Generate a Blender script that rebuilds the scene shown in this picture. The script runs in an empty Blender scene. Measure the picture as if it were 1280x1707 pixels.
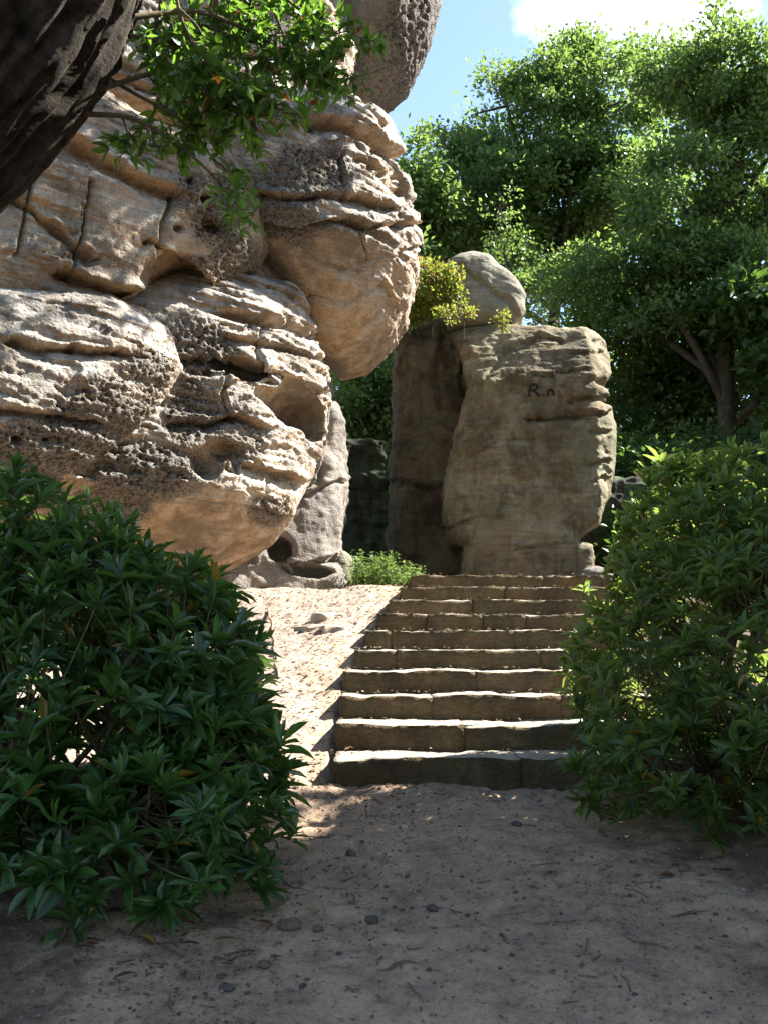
import bpy, math, random
import numpy as np
from mathutils import Vector, Matrix
from mathutils.bvhtree import BVHTree

random.seed(7)
RNG = np.random.default_rng(11)
scene = bpy.context.scene
COL = scene.collection

# ------------------------------------------------------------------ camera
EYE = 0.84                         # above the foot of the stairs; the path falls towards the viewer
PITCH = math.radians(7.9)
FPX = 1727.0                       # focal length in pixels of the 1280x1707 photograph
cam_d = bpy.data.cameras.new('camera')
cam_d.sensor_fit = 'VERTICAL'
cam_d.sensor_height = 34.6
cam_d.lens = 34.6 * FPX / 1707.0
cam_d.clip_start = 0.05
cam_d.clip_end = 3000
cam = bpy.data.objects.new('camera', cam_d)
COL.objects.link(cam)
cam.location = (0, 0, EYE)
cam.rotation_euler = (math.radians(90) + PITCH, 0, 0)
scene.camera = cam

# ------------------------------------------------------------------ sky, sun, exposure
SUN = Vector((0.67, 0.235, 0.70)).normalized()      # towards the sun
world = bpy.data.worlds.new('World')
scene.world = world
world.use_nodes = True
nt = world.node_tree
nt.nodes.clear()
w_out = nt.nodes.new('ShaderNodeOutputWorld')
w_bg = nt.nodes.new('ShaderNodeBackground')
w_sky = nt.nodes.new('ShaderNodeTexSky')
w_sky.sky_type = 'NISHITA'
w_sky.sun_disc = False
w_sky.sun_elevation = math.asin(SUN.z)
w_sky.sun_rotation = math.atan2(SUN.x, SUN.y)
w_sky.altitude = 50
w_sky.air_density = 1.0
w_sky.dust_density = 0.6
w_sky.ozone_density = 1.5
w_bg.inputs['Strength'].default_value = 0.068
w_tc = nt.nodes.new('ShaderNodeTexCoord')
w_map = nt.nodes.new('ShaderNodeMapping')
w_map.inputs['Scale'].default_value = (1, 1, 1.9)
w_map.inputs['Location'].default_value = (3.1, 0.4, 0.2)
w_n = nt.nodes.new('ShaderNodeTexNoise')
w_n.inputs['Scale'].default_value = 3.2
w_n.inputs['Detail'].default_value = 7
w_n.inputs['Roughness'].default_value = 0.55
# a broad cumulus high on the right of the view, plus loose scattered cloud
w_dot = nt.nodes.new('ShaderNodeVectorMath'); w_dot.operation = 'DOT_PRODUCT'
w_dot.inputs[1].default_value = Vector((0.20, 0.82, 0.55)).normalized()
w_boost = nt.nodes.new('ShaderNodeMapRange')
w_boost.inputs['From Min'].default_value = 0.991
w_boost.inputs['From Max'].default_value = 0.998
w_boost.inputs['To Min'].default_value = 0.0
w_boost.inputs['To Max'].default_value = 0.21
w_add = nt.nodes.new('ShaderNodeMath'); w_add.operation = 'ADD'
w_ramp = nt.nodes.new('ShaderNodeValToRGB')
w_ramp.color_ramp.elements[0].position = 0.64
w_ramp.color_ramp.elements[1].position = 0.80
w_mix = nt.nodes.new('ShaderNodeMixRGB')
w_mix.inputs['Color2'].default_value = (9.5, 9.6, 9.9, 1)
L = nt.links.new
L(w_tc.outputs['Generated'], w_map.inputs['Vector'])
L(w_map.outputs['Vector'], w_n.inputs['Vector'])
L(w_tc.outputs['Generated'], w_dot.inputs[0])
L(w_dot.outputs['Value'], w_boost.inputs['Value'])
L(w_n.outputs['Fac'], w_add.inputs[0])
L(w_boost.outputs['Result'], w_add.inputs[1])
L(w_add.outputs[0], w_ramp.inputs['Fac'])
L(w_ramp.outputs['Color'], w_mix.inputs['Fac'])
L(w_sky.outputs['Color'], w_mix.inputs['Color1'])
L(w_mix.outputs['Color'], w_bg.inputs['Color'])
L(w_bg.outputs['Background'], w_out.inputs['Surface'])

sun_d = bpy.data.lights.new('sun', 'SUN')
sun_d.energy = 5.0
sun_d.angle = math.radians(0.5)
sun_d.color = (1.0, 0.965, 0.91)
sun = bpy.data.objects.new('sun', sun_d)
COL.objects.link(sun)
sun.location = SUN * 60
sun.rotation_euler = (-SUN).to_track_quat('-Z', 'Y').to_euler()

scene.view_settings.view_transform = 'Standard'
scene.view_settings.look = 'None'
scene.view_settings.exposure = 2.4
scene.view_settings.gamma = 1.0
scene.cycles.max_bounces = 8
scene.cycles.diffuse_bounces = 4
scene.cycles.transmission_bounces = 4

# ------------------------------------------------------------------ helpers
CP, SP = math.cos(PITCH), math.sin(PITCH)


def at(px, py, Y):
    """Point at distance Y in front of the camera seen at a pixel of the photograph."""
    u = (px - 640.0) / FPX
    v = (853.5 - py) / FPX
    t = Y / (CP - v * SP)
    return np.array((u * t, Y, EYE + t * (SP + v * CP)))


def project(P):
    P = np.asarray(P)
    x, y, z = P[..., 0], P[..., 1], P[..., 2] - EYE
    d = y * CP + z * SP
    up = -y * SP + z * CP
    d = np.maximum(d, 0.05)
    return 640 + FPX * x / d, 853.5 - FPX * up / d, d


def hash3(ix, iy, iz, seed):
    n = (ix.astype(np.uint32) * np.uint32(374761393) + iy.astype(np.uint32) * np.uint32(668265263)
         + iz.astype(np.uint32) * np.uint32(2246822519) + np.uint32((seed * 3266489917) & 0xffffffff))
    n = (n ^ (n >> np.uint32(13))) * np.uint32(1274126177)
    n = (n ^ (n >> np.uint32(16))) * np.uint32(2654435761)
    n = n ^ (n >> np.uint32(15))
    return (n & np.uint32(0xffffff)).astype(np.float32) / np.float32(0xffffff)


def noise(P, seed=0):
    """value noise in -1..1"""
    P = np.asarray(P, dtype=np.float32)
    f = np.floor(P)
    i = f.astype(np.int64)
    t = P - f
    t = t * t * t * (t * (t * 6 - 15) + 10)
    x, y, z = i[:, 0], i[:, 1], i[:, 2]
    tx, ty, tz = t[:, 0], t[:, 1], t[:, 2]
    r = 0
    for dx in (0, 1):
        wx = tx if dx else 1 - tx
        for dy in (0, 1):
            wy = ty if dy else 1 - ty
            for dz in (0, 1):
                wz = tz if dz else 1 - tz
                r = r + hash3(x + dx, y + dy, z + dz, seed) * wx * wy * wz
    return r * 2 - 1


def fbm(P, octaves=4, seed=0, gain=0.5):
    P = np.asarray(P, dtype=np.float32)
    s, a, tot = 0, 1.0, 0
    for o in range(octaves):
        s = s + a * noise(P * (2.03 ** o) + o * 17.3, seed + o * 7)
        tot += a
        a *= gain
    return s / tot


def worley(P, seed=0, ids=False):
    """distance to nearest feature point"""
    P = np.asarray(P, dtype=np.float32)
    f = np.floor(P)
    i = f.astype(np.int64)
    t = P - f
    best = np.full(len(P), 9.0, np.float32)
    cid = np.zeros(len(P), np.float32)
    for dx in (-1, 0, 1):
        for dy in (-1, 0, 1):
            for dz in (-1, 0, 1):
                jx, jy, jz = i[:, 0] + dx, i[:, 1] + dy, i[:, 2] + dz
                ox = dx + hash3(jx, jy, jz, seed) - t[:, 0]
                oy = dy + hash3(jx, jy, jz, seed + 1) - t[:, 1]
                oz = dz + hash3(jx, jy, jz, seed + 2) - t[:, 2]
                dd = ox * ox + oy * oy + oz * oz
                if ids:
                    cid = np.where(dd < best, hash3(jx, jy, jz, seed + 9), cid)
                best = np.minimum(best, dd)
    if ids:
        return np.sqrt(best), cid
    return np.sqrt(best)


def sstep(a, b, x):
    t = np.clip((x - a) / (b - a), 0, 1)
    return t * t * (3 - 2 * t)


def mesh_np(name, V, F, smooth=True, attrs=None):
    V = np.ascontiguousarray(V, dtype=np.float32)
    F = np.ascontiguousarray(F, dtype=np.int32)
    me = bpy.data.meshes.new(name)
    me.vertices.add(len(V))
    me.vertices.foreach_set('co', V.ravel())
    me.loops.add(F.size)
    me.loops.foreach_set('vertex_index', F.ravel())
    me.polygons.add(len(F))
    me.polygons.foreach_set('loop_start', np.arange(0, F.size, F.shape[1], dtype=np.int32))
    me.update(calc_edges=True)
    me.polygons.foreach_set('use_smooth', np.full(len(F), smooth, dtype=bool))
    if attrs:
        for k, a in attrs.items():
            at_ = me.attributes.new(k, 'FLOAT', 'POINT')
            at_.data.foreach_set('value', np.ascontiguousarray(a, dtype=np.float32))
    return me


def vnormals(V, F):
    a, b, c = V[F[:, 0]], V[F[:, 1]], V[F[:, 2]]
    n = np.cross(b - a, c - a)
    if F.shape[1] == 4:
        d = V[F[:, 3]]
        n = np.cross(c - a, d - b)
    N = np.zeros_like(V)
    for k in range(F.shape[1]):
        for ax in range(3):
            N[:, ax] += np.bincount(F[:, k], weights=n[:, ax], minlength=len(V))
    return N / np.maximum(np.linalg.norm(N, axis=1, keepdims=True), 1e-9)


def thing(name, label, cat, loc=(0, 0, 0), group=None, kind=None):
    o = bpy.data.objects.new(name, None)
    o.empty_display_size = 0.2
    COL.objects.link(o)
    o.location = loc
    o['label'] = label
    o['category'] = cat
    if group:
        o['group'] = group
    if kind:
        o['kind'] = kind
    return o


def tag(o, label=None, cat=None, group=None, kind=None):
    if label:
        o['label'] = label
    if cat:
        o['category'] = cat
    if group:
        o['group'] = group
    if kind:
        o['kind'] = kind
    return o


def part(parent, name, V, F, mat, smooth=True, attrs=None, kind=None, label=None):
    """mesh given in world coordinates, linked as child of parent (or top-level)"""
    V = np.asarray(V, dtype=np.float32)
    if parent is not None:
        V = V - np.array(parent.location, dtype=np.float32)
    me = mesh_np(name, V, F, smooth, attrs)
    me.materials.append(mat)
    o = bpy.data.objects.new(name, me)
    COL.objects.link(o)
    if parent is not None:
        o.parent = parent
    if kind:
        o['kind'] = kind
    if label:
        o['label'] = label
    return o


def solo(name, V, F, mat, base, smooth=True, attrs=None):
    """one-mesh thing with its origin at base"""
    base = np.asarray(base, dtype=np.float32)
    me = mesh_np(name, np.asarray(V, dtype=np.float32) - base, F, smooth, attrs)
    me.materials.append(mat)
    o = bpy.data.objects.new(name, me)
    COL.objects.link(o)
    o.location = base
    return o


class MB:
    def __init__(s):
        s.V, s.F, s.n, s.A = [], [], 0, []

    def add(s, V, F, a=None):
        V = np.asarray(V, dtype=np.float32)
        s.V.append(V)
        s.F.append(np.asarray(F, dtype=np.int32) + s.n)
        s.A.append(np.full(len(V), 0.5, np.float32) if a is None else np.asarray(a, np.float32))
        s.n += len(V)

    def get(s):
        return np.concatenate(s.V), np.concatenate(s.F)

    def attr(s):
        return np.concatenate(s.A)


def tube(path, radii, sides=8, cap=True):
    P = np.asarray(path, dtype=np.float64)
    n = len(P)
    R = np.broadcast_to(np.asarray(radii, dtype=np.float64), (n,))
    T = np.gradient(P, axis=0)
    T /= np.maximum(np.linalg.norm(T, axis=1, keepdims=True), 1e-9)
    ref = np.array((0, 0, 1.0)) if abs(T[0, 2]) < 0.9 else np.array((1.0, 0, 0))
    u = np.cross(T[0], ref)
    u /= np.linalg.norm(u)
    V = []
    ang = np.linspace(0, 2 * math.pi, sides, endpoint=False)
    for i in range(n):
        u = u - T[i] * np.dot(u, T[i])
        u /= max(np.linalg.norm(u), 1e-9)
        w = np.cross(T[i], u)
        V.append(P[i] + R[i] * (np.cos(ang)[:, None] * u + np.sin(ang)[:, None] * w))
    V = np.concatenate(V)
    i = np.arange(n - 1)[:, None] * sides
    j = np.arange(sides)[None, :]
    j2 = (j + 1) % sides
    F = np.stack([i + j, i + j2, i + sides + j2, i + sides + j], axis=-1).reshape(-1, 4)
    return V, F


def smooth_path(pts, n):
    """Catmull-Rom through points"""
    P = np.asarray(pts, dtype=np.float64)
    P = np.vstack([2 * P[0] - P[1], P, 2 * P[-1] - P[-2]])
    m = len(P) - 3
    out = []
    for s in np.linspace(0, m, n):
        k = min(int(s), m - 1)
        t = s - k
        a, b, c, d = P[k], P[k + 1], P[k + 2], P[k + 3]
        out.append(0.5 * ((2 * b) + (-a + c) * t + (2 * a - 5 * b + 4 * c - d) * t * t
                          + (-a + 3 * b - 3 * c + d) * t ** 3))
    return np.array(out)


# ------------------------------------------------------------------ materials
def new_mat(name):
    m = bpy.data.materials.new(name)
    m.use_nodes = True
    n = m.node_tree
    n.nodes.clear()
    out = n.nodes.new('ShaderNodeOutputMaterial')
    return m, n, out


class NB:
    """small node-building helper"""

    def __init__(s, nt):
        s.nt = nt

    def node(s, t, **kw):
        n = s.nt.nodes.new(t)
        for k, v in kw.items():
            setattr(n, k, v)
        return n

    def link(s, a, b):
        s.nt.links.new(a, b)

    def coord(s, scale=(1, 1, 1), loc=(0, 0, 0), kind='Object'):
        if kind == 'World':
            g = s.node('ShaderNodeNewGeometry').outputs['Position']
        else:
            g = s.node('ShaderNodeTexCoord').outputs[kind]
        m = s.node('ShaderNodeMapping')
        m.inputs['Scale'].default_value = scale
        m.inputs['Location'].default_value = loc
        s.link(g, m.inputs['Vector'])
        return m.outputs['Vector']

    def noise(s, vec, scale, detail=5, rough=0.55, dist=0.0):
        n = s.node('ShaderNodeTexNoise')
        n.inputs['Scale'].default_value = scale
        n.inputs['Detail'].default_value = detail
        n.inputs['Roughness'].default_value = rough
        n.inputs['Distortion'].default_value = dist
        s.link(vec, n.inputs['Vector'])
        return n.outputs['Fac']

    def voro(s, vec, scale, feature='F1'):
        n = s.node('ShaderNodeTexVoronoi')
        n.feature = feature
        n.inputs['Scale'].default_value = scale
        s.link(vec, n.inputs['Vector'])
        return n.outputs['Distance']

    def ramp(s, fac, stops):
        r = s.node('ShaderNodeValToRGB')
        e = r.color_ramp.elements
        while len(e) > 1:
            e.remove(e[-1])
        for i, (p, c) in enumerate(stops):
            if i == 0:
                e[0].position = p
                el = e[0]
            else:
                el = e.new(p)
            c = c if isinstance(c, (tuple, list)) else (c, c, c)
            el.color = (c[0], c[1], c[2], 1)
        s.link(fac, r.inputs['Fac'])
        return r.outputs['Color']

    def mix(s, fac, a, b, mode='MIX'):
        m = s.node('ShaderNodeMixRGB', blend_type=mode)
        for sock, v in ((m.inputs['Fac'], fac), (m.inputs['Color1'], a), (m.inputs['Color2'], b)):
            if hasattr(v, 'is_linked') or hasattr(v, 'links'):
                s.link(v, sock)
            elif isinstance(v, (tuple, list)):
                sock.default_value = (v[0], v[1], v[2], 1)
            else:
                sock.default_value = v if sock.name == 'Fac' else (v, v, v, 1)
        return m.outputs['Color']

    def math(s, op, a, b=0.0, clamp=False):
        m = s.node('ShaderNodeMath', operation=op)
        m.use_clamp = clamp
        for sock, v in ((m.inputs[0], a), (m.inputs[1], b)):
            if hasattr(v, 'links'):
                s.link(v, sock)
            else:
                sock.default_value = v
        return m.outputs[0]

    def attr(s, name):
        a = s.node('ShaderNodeAttribute')
        a.attribute_name = name
        return a.outputs['Fac']

    def bump(s, height, strength=0.5, dist=0.02, normal=None):
        b = s.node('ShaderNodeBump')
        b.inputs['Strength'].default_value = strength
        b.inputs['Distance'].default_value = dist
        s.link(height, b.inputs['Height'])
        if normal is not None:
            s.link(normal, b.inputs['Normal'])
        return b.outputs['Normal']

    def principled(s, color, rough=0.9, normal=None, spec=0.2):
        p = s.node('ShaderNodeBsdfPrincipled')
        if hasattr(color, 'links'):
            s.link(color, p.inputs['Base Color'])
        else:
            p.inputs['Base Color'].default_value = (*color, 1)
        if hasattr(rough, 'links'):
            s.link(rough, p.inputs['Roughness'])
        else:
            p.inputs['Roughness'].default_value = rough
        p.inputs['Specular IOR Level'].default_value = spec
        if normal is not None:
            s.link(normal, p.inputs['Normal'])
        return p.outputs['BSDF']


def rock_mat(name, pale, mid, warm, grey, green=(0.2, 0.22, 0.12), warm_amt=0.5, grey_amt=0.5, green_amt=0.0,
             band=0.5, warm_under=0.6, dust=None):
    m, n, out = new_mat(name)
    b = NB(n)
    co = b.coord(kind='World')
    cs = b.coord(kind='World', scale=(0.55, 0.55, 4.5))
    big = b.noise(co, 0.9, 4, 0.6, 0.4)
    med = b.noise(co, 4.0, 6, 0.65, 0.3)
    fine = b.noise(co, 38, 5, 0.7)
    bands = b.noise(cs, 2.6, 6, 0.62, 0.5)
    base = b.mix(b.ramp(b.noise(co, 2.0, 6, 0.6, 0.5), [(0.36, 0), (0.64, 1)]), mid, pale)
    # iron-stained beds
    wf = b.math('MULTIPLY', b.ramp(bands, [(0.46, 0), (0.62, 1)]), warm_amt)
    geo = b.node('ShaderNodeNewGeometry')
    sep = b.node('ShaderNodeSeparateXYZ')
    b.link(geo.outputs['True Normal'], sep.inputs[0])
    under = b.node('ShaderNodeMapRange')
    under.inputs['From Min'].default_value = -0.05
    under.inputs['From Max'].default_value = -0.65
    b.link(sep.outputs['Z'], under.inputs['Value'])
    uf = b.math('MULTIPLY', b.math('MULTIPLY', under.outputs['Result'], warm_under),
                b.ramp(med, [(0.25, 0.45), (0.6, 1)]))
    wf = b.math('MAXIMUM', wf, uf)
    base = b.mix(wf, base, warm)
    # thin dark beds
    bd = b.ramp(b.noise(b.coord(kind='World', scale=(0.4, 0.4, 9)), 3.2, 5, 0.6, 0.3), [(0.5, 0), (0.66, 1)])
    base = b.mix(b.math('MULTIPLY', bd, band * 0.9), base, b.mix(0.6, warm, grey))
    # grey crust of old lichen, broken up at several scales
    gf = b.ramp(b.math('ADD', b.math('MULTIPLY', big, 0.55), b.math('MULTIPLY', med, 0.5)), [(0.47, 0), (0.60, 1)])
    cr = b.math('MULTIPLY', b.attr('crust'), b.ramp(fine, [(0.3, 0.3), (0.55, 1)]))
    gf = b.math('MAXIMUM', b.math('MULTIPLY', gf, grey_amt), b.math('MULTIPLY', cr, 0.95))
    base = b.mix(gf, base, grey)
    if green_amt > 0:
        gr = b.ramp(b.noise(b.coord(kind='World', scale=(1, 1, 0.55), loc=(5, 2, 1)), 1.7, 7, 0.68, 0.6),
                    [(0.48, 0), (0.58, 1)])
        base = b.mix(b.math('MULTIPLY', gr, green_amt), base, green)
    # vertical streaks
    st = b.ramp(b.noise(b.coord(kind='World', scale=(5, 5, 0.35)), 1.6, 5, 0.65), [(0.52, 0), (0.7, 1)])
    base = b.mix(b.math('MULTIPLY', st, 0.6), base, b.mix(0.3, grey, warm))
    base = b.mix(b.ramp(fine, [(0.25, 0.62), (0.6, 1.0), (0.8, 1.12)]), (0, 0, 0), base)
    if dust:                           # sand trodden onto the level tops
        tp_ = b.node('ShaderNodeMapRange')
        tp_.inputs['From Min'].default_value = 0.55
        tp_.inputs['From Max'].default_value = 0.85
        b.link(sep.outputs['Z'], tp_.inputs['Value'])
        base = b.mix(b.math('MULTIPLY', tp_.outputs['Result'], b.ramp(med, [(0.3, 0.5), (0.55, 1)])), base, dust)
    h = b.math('ADD', b.math('MULTIPLY', fine, 0.55), b.math('MULTIPLY', b.noise(co, 12, 6, 0.7, 0.2), 1.0))
    h2 = b.noise(b.coord(kind='World', scale=(1, 1, 5)), 9, 6, 0.68, 0.3)
    nrm = b.bump(h, 0.6, 0.035)
    nrm = b.bump(h2, 0.55, 0.03, nrm)
    pit = b.voro(b.coord(kind='World', scale=(1, 1, 1.5)), 26)
    pit = b.math('MULTIPLY', b.ramp(pit, [(0.1, 0), (0.5, 1)]), b.math('ADD', b.attr('crust'), 0.15))
    nrm = b.bump(pit, 0.8, 0.05, nrm)
    grit = b.noise(co, 140, 3, 0.7)
    nrm = b.bump(grit, 0.35, 0.006, nrm)
    b.link(b.principled(base, 0.92, nrm, 0.15), out.inputs['Surface'])
    return m


def leaf_mat(name, dark, light, trans, tfac=0.35, rough=0.38, spec=0.45, odd=None, odd_at=0.95):
    m, n, out = new_mat(name)
    b = NB(n)
    v = b.attr('lv')
    stops = [(0.0, dark), (odd_at - 0.04, light)]
    if odd is not None:
        stops.append((odd_at, odd))
    col = b.ramp(v, stops)
    co = b.coord()
    col = b.mix(b.ramp(b.noise(co, 30, 3), [(0.3, 0.7), (0.7, 1.1)]), (0, 0, 0), col)
    p = b.principled(col, rough, None, spec)
    t = b.node('ShaderNodeBsdfTranslucent')
    tc = b.ramp(v, [(0.0, tuple(c * 0.6 for c in trans)), (odd_at - 0.04, trans)] +
                ([(odd_at, odd)] if odd is not None else []))
    b.link(tc, t.inputs['Color'])
    mx = b.node('ShaderNodeMixShader')
    mx.inputs['Fac'].default_value = tfac
    b.link(p, mx.inputs[1])
    b.link(t.outputs['BSDF'], mx.inputs[2])
    b.link(mx.outputs['Shader'], out.inputs['Surface'])
    return m


def bark_mat(name, dark, light, scale=1.0):
    m, n, out = new_mat(name)
    b = NB(n)
    co = b.coord()
    f = b.noise(co, 7 * scale, 7, 0.7, 0.4)
    g = b.noise(co, 40 * scale, 5, 0.7)
    col = b.mix(b.ramp(f, [(0.35, 0), (0.65, 1)]), dark, light)
    col = b.mix(b.ramp(g, [(0.3, 0.55), (0.7, 1.0)]), (0, 0, 0), col)
    moss = b.ramp(b.noise(co, 2.2 * scale, 5, 0.6), [(0.55, 0), (0.72, 1)])
    col = b.mix(b.math('MULTIPLY', moss, 0.35), col, (0.08, 0.09, 0.04))
    nrm = b.bump(g, 0.7, 0.02)
    b.link(b.principled(col, 0.95, nrm, 0.1), out.inputs['Surface'])
    return m


def plain_mat(name, a, c, scale=12, rough=0.9, bump=0.4, dist=0.01):
    m, n, out = new_mat(name)
    b = NB(n)
    co = b.coord()
    f = b.noise(co, scale, 6, 0.65, 0.3)
    col = b.mix(b.ramp(f, [(0.3, 0), (0.7, 1)]), a, c)
    nrm = b.bump(b.noise(co, scale * 4, 5, 0.7), bump, dist)
    b.link(b.principled(col, rough, nrm, 0.15), out.inputs['Surface'])
    return m


M = {}
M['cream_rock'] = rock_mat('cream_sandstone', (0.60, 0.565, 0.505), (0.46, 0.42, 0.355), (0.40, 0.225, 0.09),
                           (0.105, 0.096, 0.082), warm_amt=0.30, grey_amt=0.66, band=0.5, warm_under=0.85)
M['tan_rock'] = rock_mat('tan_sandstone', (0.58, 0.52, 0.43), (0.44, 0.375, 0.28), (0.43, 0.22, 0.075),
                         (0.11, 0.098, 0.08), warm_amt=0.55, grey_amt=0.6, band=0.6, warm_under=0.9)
M['grey_rock'] = rock_mat('grey_sandstone', (0.32, 0.285, 0.24), (0.195, 0.172, 0.142), (0.27, 0.19, 0.12),
                          (0.12, 0.11, 0.105), warm_amt=0.15, grey_amt=0.6, band=0.5, warm_under=0.2)
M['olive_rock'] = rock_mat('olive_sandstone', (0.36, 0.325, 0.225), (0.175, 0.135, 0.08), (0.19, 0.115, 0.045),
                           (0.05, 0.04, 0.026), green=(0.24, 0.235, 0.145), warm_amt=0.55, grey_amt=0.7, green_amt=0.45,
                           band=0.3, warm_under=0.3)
M['shaded_stain_rock'] = rock_mat('shade_stained_sandstone', (0.16, 0.14, 0.095), (0.08, 0.06, 0.037), (0.10, 0.06, 0.028),  # stained stone; deep shade on the buttress is also put into this colour
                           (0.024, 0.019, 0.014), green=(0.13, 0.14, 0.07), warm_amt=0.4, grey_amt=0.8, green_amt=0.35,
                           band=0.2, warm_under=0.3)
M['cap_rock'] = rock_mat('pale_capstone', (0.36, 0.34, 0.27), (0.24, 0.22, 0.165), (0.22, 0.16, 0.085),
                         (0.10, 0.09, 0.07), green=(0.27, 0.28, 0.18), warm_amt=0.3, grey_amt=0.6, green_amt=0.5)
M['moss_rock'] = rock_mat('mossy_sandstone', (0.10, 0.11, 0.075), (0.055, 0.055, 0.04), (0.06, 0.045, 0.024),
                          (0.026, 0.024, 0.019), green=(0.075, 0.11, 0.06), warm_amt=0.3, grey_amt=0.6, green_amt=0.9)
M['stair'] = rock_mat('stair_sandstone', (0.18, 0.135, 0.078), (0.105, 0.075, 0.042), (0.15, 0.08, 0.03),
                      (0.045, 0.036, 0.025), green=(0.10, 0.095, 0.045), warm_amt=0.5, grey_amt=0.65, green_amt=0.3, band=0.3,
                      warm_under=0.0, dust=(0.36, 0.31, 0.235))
M['slab'] = plain_mat('pale_slab', (0.27, 0.21, 0.155), (0.42, 0.345, 0.265), 14)
M['rhodo'] = leaf_mat('rhododendron_leaf', (0.022, 0.062, 0.017), (0.078, 0.165, 0.036), (0.17, 0.33, 0.045), 0.30,
                      0.30, 0.5, odd=(0.30, 0.20, 0.03), odd_at=0.985)
M['rhodo2'] = leaf_mat('rhododendron_leaf_olive', (0.026, 0.060, 0.017), (0.095, 0.165, 0.036), (0.32, 0.44, 0.07), 0.42,
                       0.38, 0.5, odd=(0.33, 0.22, 0.03), odd_at=0.98)
M['oak'] = leaf_mat('oak_leaf', (0.044, 0.092, 0.028), (0.120, 0.195, 0.050), (0.24, 0.37, 0.07), 0.44, 0.38, 0.5)
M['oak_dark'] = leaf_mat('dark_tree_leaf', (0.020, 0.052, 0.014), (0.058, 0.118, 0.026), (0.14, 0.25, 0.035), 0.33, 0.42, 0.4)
M['bright'] = leaf_mat('overhang_leaf', (0.030, 0.085, 0.016), (0.075, 0.165, 0.025), (0.22, 0.42, 0.04), 0.42, 0.33, 0.5,
                       odd=(0.35, 0.12, 0.02), odd_at=0.985)
M['yellow'] = leaf_mat('yellowing_leaf', (0.09, 0.14, 0.02), (0.21, 0.24, 0.04), (0.38, 0.42, 0.06), 0.4, 0.5, 0.3,
                       odd=(0.40, 0.17, 0.025), odd_at=0.95)
M['weed'] = leaf_mat('weed_leaf', (0.05, 0.095, 0.022), (0.12, 0.18, 0.045), (0.22, 0.32, 0.06), 0.4, 0.5, 0.3)
M['dry'] = leaf_mat('dry_leaf', (0.10, 0.065, 0.04), (0.34, 0.25, 0.16), (0.3, 0.2, 0.1), 0.15, 0.7, 0.2)
M['fallen_brown'] = leaf_mat('fallen_brown_leaf', (0.13, 0.06, 0.03), (0.20, 0.09, 0.04), (0.2, 0.09, 0.04), 0.1, 0.6, 0.2)
M['fallen_gold'] = leaf_mat('fallen_gold_leaf', (0.33, 0.20, 0.04), (0.42, 0.28, 0.06), (0.4, 0.25, 0.05), 0.2, 0.5, 0.3)
M['bark'] = bark_mat('rugged_bark', (0.020, 0.016, 0.013), (0.10, 0.082, 0.066))
M['oakbark'] = bark_mat('oak_bark', (0.05, 0.04, 0.028), (0.14, 0.11, 0.08), 0.6)
M['twig'] = plain_mat('twig_bark', (0.10, 0.075, 0.05), (0.19, 0.15, 0.10), 20)
M['grit'] = leaf_mat('grit', (0.07, 0.055, 0.05), (0.32, 0.25, 0.20), (0.1, 0.1, 0.1), 0.0, 0.8, 0.2)
M['stick'] = plain_mat('weathered_stick', (0.16, 0.09, 0.06), (0.32, 0.21, 0.15), 20)
M['pebble'] = plain_mat('dark_pebble', (0.05, 0.045, 0.043), (0.12, 0.10, 0.09), 30)
M['clod'] = plain_mat('brown_clod', (0.10, 0.065, 0.05), (0.17, 0.12, 0.09), 30)
M['paint'] = plain_mat('black_paint', (0.014, 0.012, 0.010), (0.035, 0.03, 0.022), 30)


def ground_mat():
    m, n, out = new_mat('sandy_ground')
    b = NB(n)
    co = b.coord(kind='World')
    sep = b.node('ShaderNodeSeparateXYZ')
    b.link(co, sep.inputs[0])
    big = b.noise(co, 0.8, 5, 0.6, 0.5)
    med = b.noise(co, 5, 6, 0.7, 0.3)
    fine = b.noise(co, 45, 5, 0.75)
    col = b.mix(b.ramp(big, [(0.35, 0), (0.65, 1)]), (0.42, 0.295, 0.195), (0.55, 0.395, 0.27))
    col = b.mix(b.ramp(med, [(0.45, 0), (0.75, 1)]), col, (0.21, 0.15, 0.11))
    # humus below the bushes and off the path
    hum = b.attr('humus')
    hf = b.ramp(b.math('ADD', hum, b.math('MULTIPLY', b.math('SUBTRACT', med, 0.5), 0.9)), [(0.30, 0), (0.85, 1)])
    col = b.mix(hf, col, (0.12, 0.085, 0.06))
    # dry pale sand and crumbled leaf litter on the bank
    sl = b.attr('sand')
    sand = b.mix(b.ramp(b.noise(co, 22, 6, 0.75, 0.5), [(0.36, 0), (0.56, 1)]), (0.23, 0.16, 0.115), (0.44, 0.36, 0.285))
    col = b.mix(sl, col, sand)
    # speckle of grit
    sp = b.ramp(b.voro(co, 60), [(0.12, 1), (0.2, 0)])
    col = b.mix(b.math('MULTIPLY', sp, b.ramp(med, [(0.4, 0.15), (0.6, 0.65)])), col, (0.07, 0.06, 0.055))
    sp2 = b.ramp(b.voro(b.coord(kind='World', loc=(3, 7, 1)), 34), [(0.09, 1), (0.15, 0)])
    col = b.mix(b.math('MULTIPLY', sp2, 0.5), col, (0.42, 0.37, 0.32))
    col = b.mix(b.ramp(fine, [(0.25, 0.6), (0.7, 1.05)]), (0, 0, 0), col)
    nrm = b.bump(b.noise(co, 9, 7, 0.72, 0.4), 0.6, 0.05)
    nrm = b.bump(fine, 0.6, 0.02, nrm)
    b.link(b.principled(col, 0.95, nrm, 0.12), out.inputs['Surface'])
    return m


M['ground'] = ground_mat()

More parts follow.
